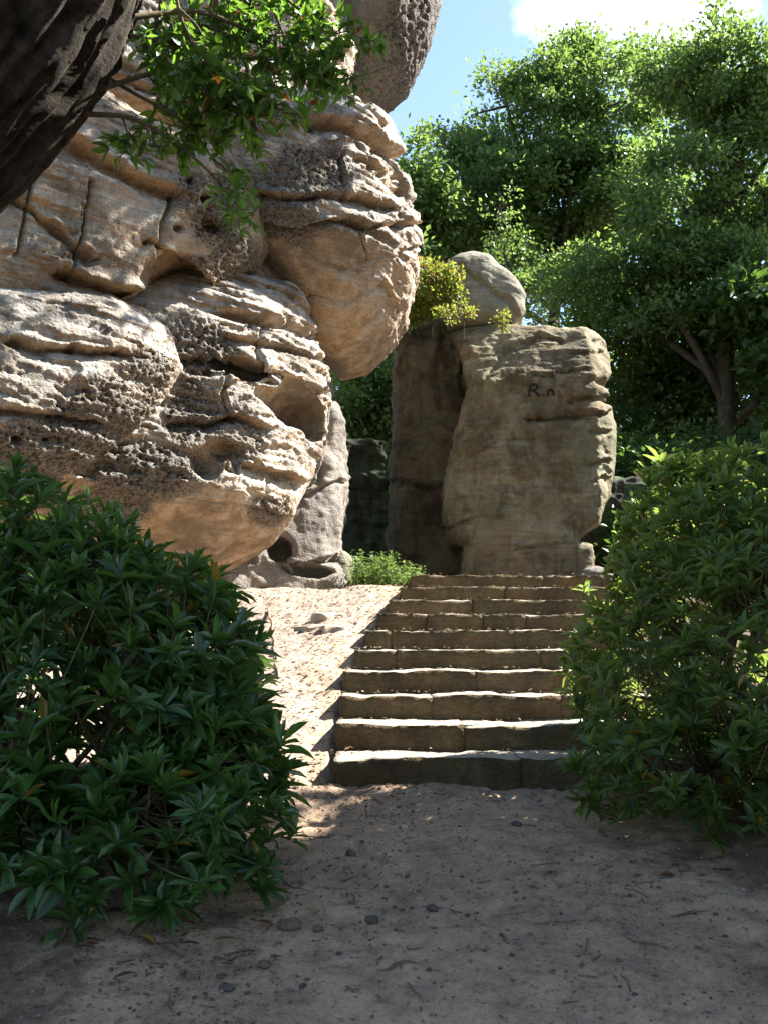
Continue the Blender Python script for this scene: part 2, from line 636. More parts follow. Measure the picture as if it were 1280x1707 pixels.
# ------------------------------------------------------------------ ground
RISE, RUN, Y0 = 0.18, 0.61, 6.9
STAIR_L = [552, 560, 564, 574, 596, 606, 624, 644, 662, 687]
STEP_Y = [Y0 + RUN * k for k in range(10)]
STEP_XL = [(STAIR_L[k] - 640) / FPX * (STEP_Y[k]) for k in range(10)]
STEP_XR = [1.93, 2.0, 2.08, 2.16, 2.24, 2.32, 2.40, 2.48, 2.55, 2.62]


def ground_h(x, y, detail=True):
    x = np.asarray(x, dtype=np.float64)
    y = np.asarray(y, dtype=np.float64)
    x, y = np.broadcast_arrays(x, y)
    sh = x.shape
    x, y = x.ravel(), y.ravel()
    slope = np.clip((y - Y0) / RUN, 0, 9.2) * RISE
    slope = slope + 0.03 * np.clip(y - 12.6, 0, 40) - 0.19 * np.clip(Y0 - y, 0, 3.4) - 0.06 * np.clip(3.5 - y, 0, 3)
    # start of the bank is rounded and comes further forward on the left
    fwd = 0.10 * np.exp(-((y - Y0) / 0.8) ** 2)
    xl = np.interp(y, STEP_Y, STEP_XL)
    xr = np.interp(y, STEP_Y, STEP_XR)
    left = sstep(0.0, 0.9, xl - x)
    h = slope + left * fwd * (y < 14)
    h -= 0.20 * left * sstep(7.8, 10.5, y) * (1 - sstep(11.6, 13.0, y)) * sstep(0, 2.0, xl - x)
    # under the stairs keep below the treads
    inst = (x > xl - 0.02) & (x < xr + 0.1) & (y > Y0 + 0.05) & (y < Y0 + 9 * RUN + 0.6)
    h = np.where(inst, np.minimum(h, np.floor(np.clip((y - Y0) / RUN, 0, 9)) * RISE + 0.10) - 0.07, h)
    # shallow banks beneath the two bushes
    h += 0.30 * sstep(1.5, 3.2, x) * (1 - sstep(8, 11, y))
    h += 0.22 * sstep(0.6, 2.6, -x) * (1 - sstep(6.6, 8.2, y)) * sstep(3.9, 5.2, y)
    # far land
    h += 0.02 * np.clip(y - 20, 0, 60)
    if detail:
        P = np.stack([x, y, np.zeros_like(x)], 1)
        near = np.exp(-np.maximum(np.hypot(x, y - 8) - 8, 0) / 6)
        h = h + 0.035 * fbm(P * 1.1, 4, 3) * 1.0
        h = h + near * (0.028 * fbm(P * 5, 4, 9) + 0.010 * noise(P * 20, 5) + 0.012 * np.abs(noise(P * 3.1, 15)))
    return h.reshape(sh)


def axis(lo, hi, step, far_lo, far_hi, g=1.22):
    a = list(np.arange(lo, hi + step * 0.5, step))
    s = step
    v = hi
    while v < far_hi:
        s *= g
        v += s
        a.append(v)
    s = step
    v = lo
    pre = []
    while v > far_lo:
        s *= g
        v -= s
        pre.append(v)
    return np.array(pre[::-1] + a)


gx = axis(-2.8, 3.2, 0.033, -600, 600)
gy = axis(2.7, 13.2, 0.033, -500, 1200)
GX, GY = np.meshgrid(gx, gy, indexing='ij')
GH = ground_h(GX, GY)
gv = np.stack([GX.ravel(), GY.ravel(), GH.ravel()], 1)
ni, nj = GX.shape
ii = np.arange(ni - 1)[:, None] * nj
jj = np.arange(nj - 1)[None, :]
gf = np.stack([ii + jj, ii + nj + jj, ii + nj + jj + 1, ii + jj + 1], -1).reshape(-1, 4)
xl_ = np.interp(gv[:, 1], STEP_Y, STEP_XL)
sand_ = sstep(-0.05, 0.45, xl_ - gv[:, 0] + 0.35 * fbm(gv * 1.3, 3, 21)) * sstep(Y0 - 0.75, Y0 + 0.35, gv[:, 1] + 0.5 * fbm(gv * 0.9, 3, 2))
sand_ *= (1 - sstep(30, 40, gv[:, 1]))
wob = 0.5 * fbm(gv * np.array((1.2, 1.2, 0)), 3, 31)
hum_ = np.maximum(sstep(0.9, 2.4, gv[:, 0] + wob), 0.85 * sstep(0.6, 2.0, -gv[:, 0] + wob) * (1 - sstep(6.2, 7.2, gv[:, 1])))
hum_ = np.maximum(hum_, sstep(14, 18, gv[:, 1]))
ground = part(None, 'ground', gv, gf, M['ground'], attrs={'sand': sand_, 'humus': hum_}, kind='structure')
tag(ground, 'sandy woodland path in shade and pale litter-strewn bank beside the stairs')


def gz(x, y):
    return float(ground_h(np.array([x]), np.array([y]))[0])


# ------------------------------------------------------------------ implicit rocks
class Poly2D:
    """signed distance field of a polygon in the x-z plane, sampled on a table"""

    def __init__(s, pts, step=0.03, pad=1.2):
        P = np.asarray(pts, dtype=np.float64)
        s.lo = P.min(0) - pad
        n = np.ceil((P.max(0) + pad - s.lo) / step).astype(int) + 1
        s.step, s.n = step, n
        X, Z = np.meshgrid(s.lo[0] + np.arange(n[0]) * step, s.lo[1] + np.arange(n[1]) * step, indexing='ij')
        d = np.full(X.shape, 1e9)
        inside = np.zeros(X.shape, bool)
        m = len(P)
        for i in range(m):
            a, b = P[i], P[(i + 1) % m]
            e = b - a
            wx, wz = X - a[0], Z - a[1]
            t = np.clip((wx * e[0] + wz * e[1]) / max(e @ e, 1e-12), 0, 1)
            d = np.minimum(d, (wx - e[0] * t) ** 2 + (wz - e[1] * t) ** 2)
            c = (a[1] > Z) != (b[1] > Z)
            with np.errstate(divide='ignore', invalid='ignore'):
                xi = (b[0] - a[0]) * (Z - a[1]) / (b[1] - a[1]) + a[0]
            inside ^= c & (X < xi)
        s.D = (np.sqrt(d) * np.where(inside, -1, 1)).astype(np.float32)

    def __call__(s, x, z):
        u = (x - s.lo[0]) / s.step
        v = (z - s.lo[1]) / s.step
        cu = np.clip(u, 0, s.n[0] - 1.001)
        cv = np.clip(v, 0, s.n[1] - 1.001)
        out = np.hypot(u - cu, v - cv) * s.step
        i, j = cu.astype(int), cv.astype(int)
        fu, fv = cu - i, cv - j
        D = s.D
        r = (D[i, j] * (1 - fu) * (1 - fv) + D[i + 1, j] * fu * (1 - fv) + D[i, j + 1] * (1 - fu) * fv + D[i + 1, j + 1] * fu * fv)
        return r + out


def smin(a, b, k):
    h = np.clip(0.5 + 0.5 * (b - a) / k, 0, 1)
    return b * (1 - h) + a * h - k * h * (1 - h)


def smax(a, b, k):
    return -smin(-a, -b, k)


def slab(px_pts, Y, th, r, sx=0.0, und=None, lean=0.0, top=None, fr=0.0, rt=None, bk=1.0):
    """rock slab: polygon seen at depth Y, half-thickness th, edge rounding r.
    sx: depth per metre to the right; und=(py, slope, py_scale): front recedes below a pixel row; lean: top recedes"""
    W = np.array([at(px, py, Y - fr * th) for px, py in px_pts])
    poly = Poly2D(W[:, [0, 2]])
    cx, cz = W[:, 0].mean(), W[:, 2].min()
    zu = at(640, und[0], Y - fr * th)[2] if und else None
    zt = at(640, top[0], Y)[2] if top else None
    xr_ = at(rt[0], 853, Y)[0] if rt else None

    def f(P):
        x, y, z = P[:, 0], P[:, 1], P[:, 2]
        yy = y - Y - sx * (x - cx) - lean * (z - cz)
        if und:
            yy = yy - und[1] * np.maximum(0, zu - z) * sstep(0, 0.35, zu - z)
        if rt:
            yy = yy - rt[1] * np.maximum(0, x - xr_)
        if top:
            yy = yy - top[1] * np.maximum(0, z - zt)
        d2 = poly(x, z)
        a = np.maximum(d2 + r, 0)
        e_ = np.maximum(-yy - th, yy - th * bk) + r
        b_ = np.maximum(e_, 0)
        return np.minimum(np.maximum(d2 + r, e_), 0) + np.sqrt(a * a + b_ * b_) - r

    ext = th + abs(sx) * (W[:, 0].max() - W[:, 0].min()) * 0.6 + abs(lean) * 4 + (und[1] * 2.2 if und else 0)
    lo = np.array((W[:, 0].min(), Y - th - abs(sx) * 1.5, W[:, 2].min()))
    hi = np.array((W[:, 0].max(), Y + ext, W[:, 2].max()))
    return f, lo, hi


def ell(px, py, Y, rx, ry, rd, yaw=0.0):
    """ellipsoid centred at a pixel and depth; rx, ry in photograph pixels, rd in metres"""
    c = at(px, py, Y)
    R = np.array((rx / FPX * Y, rd, ry / FPX * Y))
    cy, sy = math.cos(yaw), math.sin(yaw)

    def f(P):
        q = P - c
        x = q[:, 0] * cy + q[:, 1] * sy
        y = -q[:, 0] * sy + q[:, 1] * cy
        q = np.stack([x, y, q[:, 2]], 1)
        k0 = np.linalg.norm(q / R, axis=1)
        k1 = np.linalg.norm(q / (R * R), axis=1)
        return k0 * (k0 - 1.0) / np.maximum(k1, 1e-6)

    m = R.max() if yaw else R
    return f, c - m, c + m


def surface_nets(D, origin, h):
    ins = D < 0
    s = np.zeros(tuple(n - 1 for n in D.shape), np.int8)
    for a in (0, 1):
        for b in (0, 1):
            for c in (0, 1):
                s += ins[a:D.shape[0] - 1 + a, b:D.shape[1] - 1 + b, c:D.shape[2] - 1 + c]
    act = (s > 0) & (s < 8)
    ids = np.argwhere(act)
    idx = np.full(act.shape, -1, np.int32)
    idx[act] = np.arange(len(ids))
    acc = np.zeros((len(ids), 3))
    cnt = np.zeros(len(ids))
    for ax in range(3):
        o1, o2 = [k for k in range(3) if k != ax]
        for p in (0, 1):
            for q in (0, 1):
                a = ids.copy()
                a[:, o1] += p
                a[:, o2] += q
                b = a.copy()
                b[:, ax] += 1
                da, db = D[a[:, 0], a[:, 1], a[:, 2]], D[b[:, 0], b[:, 1], b[:, 2]]
                x = (da < 0) != (db < 0)
                t = np.where(x, da / np.where(x, da - db, 1), 0)
                pos = a.astype(float)
                pos[:, ax] += t
                acc[x] += pos[x]
                cnt[x] += 1
    V = origin + h * acc / np.maximum(cnt, 1)[:, None]
    quads = []
    for ax in range(3):
        sl0 = [slice(None)] * 3
        sl1 = [slice(None)] * 3
        sl0[ax] = slice(0, -1)
        sl1[ax] = slice(1, None)
        a, b = ins[tuple(sl0)], ins[tuple(sl1)]
        e = np.argwhere(a != b)
        o1, o2 = (ax + 1) % 3, (ax + 2) % 3
        ok = (e[:, o1] > 0) & (e[:, o2] > 0) & (e[:, o1] < D.shape[o1] - 1) & (e[:, o2] < D.shape[o2] - 1)
        e = e[ok]
        flip = a[e[:, 0], e[:, 1], e[:, 2]]
        c = []
        for d1, d2 in ((-1, -1), (0, -1), (0, 0), (-1, 0)):
            g = e.copy()
            g[:, o1] += d1
            g[:, o2] += d2
            c.append(idx[g[:, 0], g[:, 1], g[:, 2]])
        q = np.stack(c, 1)
        q[~flip] = q[~flip][:, ::-1]
        quads.append(q)
    return V, np.concatenate(quads)


def poly_dist(px, py, pts):
    """distance to a polyline and signed vertical offset (positive below) in photograph pixels"""
    P = np.asarray(pts, dtype=np.float64)
    best = np.full(len(px), 1e9)
    side = np.zeros(len(px))
    for i in range(len(P) - 1):
        a, e = P[i], P[i + 1] - P[i]
        wx, wy = px - a[0], py - a[1]
        t = np.clip((wx * e[0] + wy * e[1]) / max(e @ e, 1e-9), 0, 1)
        dx, dy = wx - e[0] * t, wy - e[1] * t
        d = np.hypot(dx, dy)
        b = d < best
        best = np.where(b, d, best)
        side = np.where(b, dy, side)
    return best, side


def rock(solids, carves=(), h=0.025, k=0.12, warp=0.10, wfreq=0.9, seed=0, back=None):
    """mesh of the smooth union of solids minus carves, on a grid refined near the surface"""
    lo = np.min([s[1] for s in solids], 0) - 0.25
    hi = np.max([s[2] for s in solids], 0) + 0.25
    st = 4
    n = (np.ceil((hi - lo) / (h * st)).astype(int) + 1)

    def ev(Q):
        d = None
        for f, _, _ in solids:
            v = f(Q)
            d = v if d is None else smin(d, v, k)
        for f, kk in carves:
            d = smax(d, -f(Q), kk)
        if back is not None:
            d = np.maximum(d, Q[:, 1] - back[0] - back[1] * Q[:, 0])
        return d.astype(np.float32)

    n = n + 1
    ax = [lo[i] + np.arange(n[i]) * h * st for i in range(3)]
    C = np.stack(np.meshgrid(*ax, indexing='ij'), -1).reshape(-1, 3)
    wv = warp * np.stack([fbm(C * wfreq, 3, seed + 1), fbm(C * wfreq, 3, seed + 2), fbm(C * wfreq, 3, seed + 3)], 1)
    Dc = ev(C + wv).reshape(n)
    wv = wv.reshape(*n, 3)
    D = Dc.repeat(st, 0).repeat(st, 1).repeat(st, 2)
    near = np.abs(Dc) < h * st * 2.2
    near[-1], near[:, -1], near[:, :, -1] = False, False, False
    cc = np.argwhere(near)
    sub = np.stack(np.meshgrid(*[np.arange(st)] * 3, indexing='ij'), -1).reshape(-1, 3)
    for fr in sub:
        t = fr / st
        w = 0
        for dx in (0, 1):
            for dy in (0, 1):
                for dz in (0, 1):
                    g = ((t[0] if dx else 1 - t[0]) * (t[1] if dy else 1 - t[1]) * (t[2] if dz else 1 - t[2]))
                    if g > 0:
                        w = w + g * wv[cc[:, 0] + dx, cc[:, 1] + dy, cc[:, 2] + dz]
        fi = cc * st + fr
        D[fi[:, 0], fi[:, 1], fi[:, 2]] = ev(lo + fi * h + w)
    D[0], D[-1] = 1, 1
    D[:, 0], D[:, -1] = 1, 1
    D[:, :, 0], D[:, :, -1] = 1, 1
    return surface_nets(D, lo, h)


def weather(V, F, seed=0, strata=0.03, fine=0.007, mid=0.025, comb=0.0, comb_px=(), cracks=(), dip=0.10, pits=(), block=0.0, rug=0.0, bed=0.0):
    """weathering relief: bedding ledges, honeycomb, cracks; returns vertices and a crust mask"""
    V = V.copy()
    N = vnormals(V, F)
    zz = V[:, 2] + dip * V[:, 0] + 0.07 * noise(V * 0.6, seed + 40)
    S = np.stack([V[:, 0] * 0.7, V[:, 1] * 0.7, zz], 1)
    l1 = noise(S * np.array((1, 1, 5.5)), seed + 41)
    l2 = noise(S * np.array((1.6, 1.6, 13)), seed + 42)
    l3 = noise(S * np.array((2.5, 2.5, 30)), seed + 43)
    reg = sstep(-0.35, 0.35, fbm(V * 0.7, 2, seed + 44))
    st = (np.sign(l1) * np.abs(l1) ** 0.7 * 1.0 + 0.55 * l2 + 0.3 * l3)
    hz = N.copy()
    hz[:, 2] *= 0.25
    off = hz * (strata * st * (0.35 + 0.65 * reg) * (1 - np.clip(-N[:, 2], 0, 1) * 0.7))[:, None]
    if bed > 0:
        bz = zz / 0.10 + 0.45 * noise(V * 0.7, seed + 140) + 0.16 * noise(V * 3.0, seed + 141) + 0.10 * noise(V * 9.0, seed + 146)
        bi = np.floor(bz)
        fr_ = bz - bi
        cell = np.floor(V[:, 0] / 1.7 + 0.35 * noise(V * 2, seed + 142) + bi * 0.37).astype(np.int64)
        one = np.zeros_like(cell)
        h0 = hash3(bi.astype(np.int64), cell, one, seed + 143)
        h1 = hash3(bi.astype(np.int64) + 1, cell, one, seed + 143)
        v_ = h0 + (h1 - h0) * sstep(0.86, 1.0, fr_)
        area = 0.2 + 0.8 * sstep(-0.2, 0.35, fbm(V * 0.8, 3, seed + 144))
        part_ = np.exp(-(np.minimum(fr_, 1 - fr_) / 0.13) ** 2) * sstep(-0.1, 0.35, fbm(V * np.array((1.4, 1.4, 3)), 2, seed + 145))
        keep_ = 1 - np.clip(-N[:, 2], 0, 1) * 0.75
        off += hz * (bed * area * keep_ * ((v_ - 0.5) * 1.7 - 0.75 * part_))[:, None]
    if block > 0:
        B = np.stack([V[:, 0] / 0.55, V[:, 1] / 0.55, zz / 0.15], 1) + 0.5 * np.stack(
            [fbm(V * 2.5, 2, seed + 81), fbm(V * 2.5, 2, seed + 82), fbm(V * 2.5, 2, seed + 83)], 1)
        w1, id1 = worley(B, seed + 84, True)
        B2 = B * np.array((2.3, 2.3, 2.6)) + 5.5
        w2, id2 = worley(B2, seed + 85, True)
        amt = 0.25 + 0.75 * sstep(-0.25, 0.3, fbm(V * 0.9, 3, seed + 86))
        soft = 1 - np.clip(-N[:, 2], 0, 1) * 0.8
        off += hz * (block * amt * soft * ((id1 - 0.5) * 1.3 + (id2 - 0.5) * 0.6))[:, None]
    if rug > 0:
        rd = 1 - 2 * np.abs(noise(V * np.array((2.2, 2.2, 3.2)), seed + 87))
        rd2 = 1 - 2 * np.abs(noise(V * np.array((5.5, 5.5, 8)), seed + 88))
        off += N * (rug * (0.6 * rd + 0.4 * rd2) * sstep(-0.5, 0.4, fbm(V * 1.1, 2, seed + 89)))[:, None]
    off += N * (mid * fbm(V * 3.2, 4, seed + 45) + fine * fbm(V * 22, 3, seed + 46))[:, None]
    crust = np.zeros(len(V))
    px, py, dd = project(V)
    front = (N[:, 1] < 0.35)
    if comb > 0:
        m = np.zeros(len(V))
        for cx, cy, rx, ry, a in comb_px:
            q = np.hypot((px - cx) / rx, (py - cy) / ry) + 0.45 * fbm(V * 2.2, 3, seed + 51)
            m = np.maximum(m, a * (1 - sstep(0.55, 1.0, q)))
        m *= front
        sel = m > 0.01
        if sel.any():
            Vs = V[sel]
            W = Vs / np.array((0.068, 0.068, 0.044)) + 0.8 * np.stack([noise(Vs * 6, 61), noise(Vs * 6, 62), noise(Vs * 6, 63)], 1)
            w = worley(W, seed + 52)
            w2 = worley(Vs / np.array((0.055, 0.055, 0.04)), seed + 55)
            pit = (1 - sstep(0.12, 0.55, w)) * 1.0 + 0.45 * (1 - sstep(0.1, 0.5, w2))
            ms = m[sel]
            off[sel] -= N[sel] * (comb * ms * pit)[:, None]
            crust[sel] = ms
    for cx, cy, r, dep in pits:
        q = np.hypot(px - cx, (py - cy) * 1.2) / r
        a = dep * (1 - sstep(0.45, 1.0, q)) * front
        off -= N * a[:, None]
    for pts, w, dep in cracks:
        wob = 4.0 * noise(V * 5, seed + 70) + 2 * noise(V * 14, seed + 71)
        d, s = poly_dist(px, py + wob, pts)
        ww = w * (1 + 0.5 * noise(V * 3, seed + 72))
        prof = np.where(s > 0, np.exp(-(d / (ww * 1.1)) ** 1.6), np.exp(-(d / (ww * 0.30)) ** 2))
        # a slightly jutting lip over the slot
        lip = np.where(s <= 0, np.exp(-((d - ww * 0.9) / (ww * 0.6)) ** 2), 0)
        off += N * ((-dep * prof + 0.22 * dep * lip) * front)[:, None]
    return V + off, crust


def rock_part(parent, name, mat, solids, carves=(), h=0.025, k=0.12, warp=0.1, wfreq=0.9, seed=0, label=None, back=None, **kw):
    carves = [dig(solids, *c) if isinstance(c[0], (int, float)) else c for c in carves]
    V, F = rock(solids, carves, h, k, warp, wfreq, seed, back)
    V, cr = weather(V, F, seed, **kw)
    o = part(parent, name, V, F, mat, attrs={'crust': cr}, label=label)
    return o, V, F


def dig(solids, px, py, rx, ry, rd, push=0.1, k=0.03):
    """hollow sunk into whatever surface shows at a pixel"""
    Ys = np.linspace(8, 18, 500)
    P = np.array([at(px, py, y_) for y_ in Ys])
    d = np.min([f(P) for f, _, _ in solids], 0)
    y_ = Ys[int(np.argmax(d < 0))]
    return ell(px, py, y_ + push, rx, ry, rd)[0], k


# ---- the big outcrop on the left
outcrop = thing('rock_outcrop', 'huge pale layered sandstone outcrop with pockets overhanging the left bank', 'rock',
                (-1.6, 13.5, 1.3))
# hidden core
rock_part(outcrop, 'core_rock', M['grey_rock'],
          [slab([(-160, -420), (420, -420), (520, -100), (500, 300), (470, 620), (470, 860), (440, 1020), (-160, 1020)],
                14.6, 1.3, 0.6, sx=0.5)], h=0.09, warp=0.25, seed=3, strata=0.06)
BK = dict(back=(14.6, 0.5))
# high dark overhang
rock_part(outcrop, 'overhanging_boulder', M['grey_rock'],
          [ell(600, -66, 14.0, 152, 292, 1.8)], h=0.036, warp=0.10, seed=5, strata=0.012, mid=0.05, fine=0.016, rug=0.03,
          comb=0.06, comb_px=[(690, 60, 70, 130, 0.8), (640, 130, 60, 60, 0.6)],
          label='dark grey smooth boulder jutting out at the very top of the outcrop')
# upper left boulders behind the leaves
rock_part(outcrop, 'rock_block', M['cream_rock'],
          [slab([(370, -60), (560, -50), (592, 55), (572, 118), (515, 165), (512, 230), (482, 272), (440, 302), (395, 262), (325, 200)],
                12.8, 1.0, 0.5, sx=0.7, und=(205, 0.9), fr=0.5, bk=0.5)], h=0.033, seed=8, strata=0.012, warp=0.14, block=0.05, rug=0.015, bed=0.05,
          cracks=[([(330, 60), (420, 90), (560, 80)], 9, 0.12), ([(430, 190), (470, 180), (515, 190)], 8, 0.08)])
rock_part(outcrop, 'rock_block', M['cream_rock'],
          [slab([(-60, -90), (340, -70), (402, 60), (384, 180), (300, 238), (150, 205), (-60, 130)], 11.7, 1.0, 0.5, sx=0.7,
                und=(160, 0.9), fr=0.5, bk=0.5)], h=0.033, seed=9, strata=0.012, warp=0.14, block=0.05, rug=0.015, bed=0.05,
          cracks=[([(160, 120), (260, 150), (330, 110), (390, 120)], 9, 0.14), ([(300, 30), (350, 60), (400, 60)], 8, 0.1)])
# the great bulging block on the right of the outcrop
rock_part(outcrop, 'bulging_block', M['cream_rock'],
          [slab([(420, 215), (520, 178), (560, 156), (620, 160), (662, 185), (682, 245), (699, 320), (700, 400), (684, 465),
                 (654, 508), (612, 548), (562, 566), (520, 542), (480, 495), (430, 440), (390, 300)],
                12.9, 1.4, 0.95, sx=0.7, und=(410, 0.8), fr=0.4, bk=0.9)],
          h=0.0195, seed=12, strata=0.006, mid=0.02, warp=0.06, block=0.045, rug=0.0, bed=0.055,
          comb=0.035, comb_px=[(510, 290, 100, 70, 1.0), (470, 370, 90, 50, 1.0), (560, 375, 70, 22, 0.7)],
          cracks=[([(522, 203), (575, 207), (615, 222), (650, 246), (684, 270)], 13, 0.22),
                  ([(430, 322), (500, 330), (545, 322), (600, 330), (642, 346)], 9, 0.15),
                  ([(425, 372), (500, 385), (560, 366), (628, 376), (690, 372)], 9, 0.14),
                  ([(600, 262), (640, 280), (672, 300), (692, 345)], 6, 0.08),
                  ([(560, 128), (600, 150), (625, 180), (640, 205)], 6, 0.09),
                  ([(595, 215), (612, 250), (625, 275)], 5, 0.08),
                  ([(480, 400), (530, 438), (590, 452), (650, 440), (690, 410)], 8, 0.08),
                  ([(515, 492), (575, 503), (640, 478)], 7, 0.09),
                  ([(640, 470), (655, 500), (640, 530)], 5, 0.05), ([(575, 210), (570, 262), (582, 325)], 4, 0.09),
                  ([(655, 250), (668, 300), (662, 372)], 4, 0.08), ([(600, 380), (612, 420), (604, 452)], 4, 0.06)],
          pits=[(672, 320, 16, 0.13), (640, 290, 10, 0.08), (630, 250, 9, 0.08), (665, 360, 9, 0.08)],
          label='pale rounded block with level ledges bulging from the right of the outcrop', **BK)
# left shoulder
rock_part(outcrop, 'shoulder_block', M['tan_rock'],
          [slab([(-120, 120), (60, 170), (150, 188), (270, 238), (400, 262), (440, 300), (438, 385), (420, 440), (365, 490),
                 (300, 550), (290, 605), (200, 620), (-120, 600)], 11.1, 1.3, 0.7, sx=0.65, bk=0.2)],
          [(298, 492, 64, 60, 0.75, 0.12, 0.05), (352, 372, 14, 12, 0.2, 0.0),],
          h=0.021, seed=15, strata=0.006, mid=0.025, warp=0.09, block=0.045, rug=0.0, bed=0.04,
          comb=0.04, comb_px=[(365, 340, 80, 95, 1.0), (395, 430, 50, 60, 1.0), (330, 440, 60, 20, 0.8), (200, 530, 90, 40, 0.6)],
          cracks=[([(60, 205), (130, 238), (215, 290), (292, 318)], 12, 0.20),
                  ([(110, 452), (165, 478), (235, 492), (262, 470)], 14, 0.26),
                  ([(20, 330), (90, 372), (150, 430)], 9, 0.12),
                  ([(90, 500), (160, 505), (240, 550)], 10, 0.16),
                  ([(250, 400), (290, 420), (350, 470)], 6, 0.08), ([(292, 318), (270, 372), (262, 430)], 5, 0.12),
                  ([(150, 300), (138, 380), (118, 452)], 5, 0.10), ([(60, 220), (52, 300), (30, 420)], 5, 0.10)],
          pits=[(372, 378, 13, 0.12), (345, 330, 12, 0.12), (245, 405, 7, 0.06), (300, 380, 11, 0.1), (320, 300, 10, 0.1), (400, 350, 8, 0.07)],
          label='tan block with an orange pitted nose and a deep hollow below it', **BK)
# lower left
rock_part(outcrop, 'lower_block', M['cream_rock'],
          [slab([(-120, 500), (60, 535), (200, 512), (286, 552), (296, 612), (246, 700), (172, 782), (62, 856), (-120, 900)],
                10.4, 1.1, 0.5, sx=0.65, und=(760, 0.5), bk=0.3)], h=0.0195, seed=18, strata=0.006, mid=0.02, warp=0.06, block=0.045, rug=0.0, bed=0.04,
          comb=0.042, comb_px=[(170, 700, 140, 80, 1.0), (60, 770, 120, 90, 1.0), (250, 620, 50, 60, 0.9), (190, 640, 60, 30, 0.7)],
          cracks=[([(20, 565), (60, 578), (130, 582), (210, 590)], 9, 0.14),
                  ([(0, 682), (60, 690), (110, 695), (170, 705)], 9, 0.14)],
          pits=[(122, 580, 11, 0.12), (200, 588, 9, 0.1), (30, 735, 13, 0.12), (80, 735, 8, 0.08)],
          label='pale block eaten into honeycomb along its lower edge above the bush', back=(13.5, 0.5))
# middle block with the big pocket
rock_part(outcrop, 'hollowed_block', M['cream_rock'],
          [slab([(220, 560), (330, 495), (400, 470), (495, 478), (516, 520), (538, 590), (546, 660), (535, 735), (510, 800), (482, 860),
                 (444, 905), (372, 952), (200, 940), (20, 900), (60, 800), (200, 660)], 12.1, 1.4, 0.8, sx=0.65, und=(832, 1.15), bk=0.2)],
          [(492, 680, 52, 40, 0.9, 0.2, 0.03), (458, 660, 30, 24, 0.6, 0.1, 0.03), (518, 706, 26, 26, 0.5, 0.1, 0.03), (342, 775, 26, 30, 0.30, 0.02, 0.05), (378, 752, 36, 18, 0.30, 0.0, 0.05),
           (405, 612, 46, 18, 0.45, 0.05, 0.03)],
          h=0.021, seed=22, strata=0.006, mid=0.02, warp=0.06, block=0.045, rug=0.0, bed=0.06,
          comb=0.045, comb_px=[(330, 580, 80, 70, 1.0), (320, 690, 100, 80, 1.0), (250, 780, 120, 70, 1.0), (400, 740, 60, 45, 0.7),
                               (450, 850, 45, 30, 0.8), (190, 840, 90, 40, 1.0)],
          cracks=[([(370, 520), (440, 528), (520, 556)], 9, 0.12),
                  ([(290, 592), (360, 598), (410, 622), (470, 628), (545, 652)], 9, 0.14),
                  ([(380, 560), (460, 575), (545, 600)], 7, 0.09),
                  ([(290, 700), (340, 705), (400, 690), (440, 712)], 9, 0.15),
                  ([(390, 772), (440, 782), (500, 800)], 9, 0.14), ([(440, 530), (432, 580), (445, 625)], 4, 0.08),
                  ([(380, 600), (372, 650), (392, 700)], 5, 0.10), ([(450, 780), (440, 830), (452, 860)], 4, 0.07),
                  ([(180, 842), (300, 832), (400, 842), (470, 860)], 8, 0.12)],
          pits=[(420, 545, 9, 0.08), (352, 620, 12, 0.14), (430, 775, 10, 0.1), (470, 800, 8, 0.08)],
          label='cream block with a cave-like pocket and a smooth orange underside', **BK)
# grey foot
rock_part(outcrop, 'grey_foot', M['grey_rock'],
          [slab([(510, 640), (548, 640), (570, 710), (575, 790), (563, 880), (556, 925), (586, 955), (590, 1022), (300, 1030),
                 (350, 955), (452, 905), (490, 800), (500, 700)], 13.9, 0.9, 0.35, sx=0.5)],
          [(466, 915, 26, 28, 0.4, 0.05, 0.04), (520, 952, 42, 10, 0.35, 0.0, 0.04)],
          h=0.026, seed=26, strata=0.015, mid=0.045, warp=0.12, block=0.03, rug=0.06,
          cracks=[([(500, 830), (530, 815), (570, 800)], 6, 0.08), ([(480, 940), (530, 935), (560, 930)], 8, 0.14),
                  ([(555, 640), (548, 740), (530, 800)], 6, 0.08)],
          label='grey pillar-like foot below the overhanging blocks')


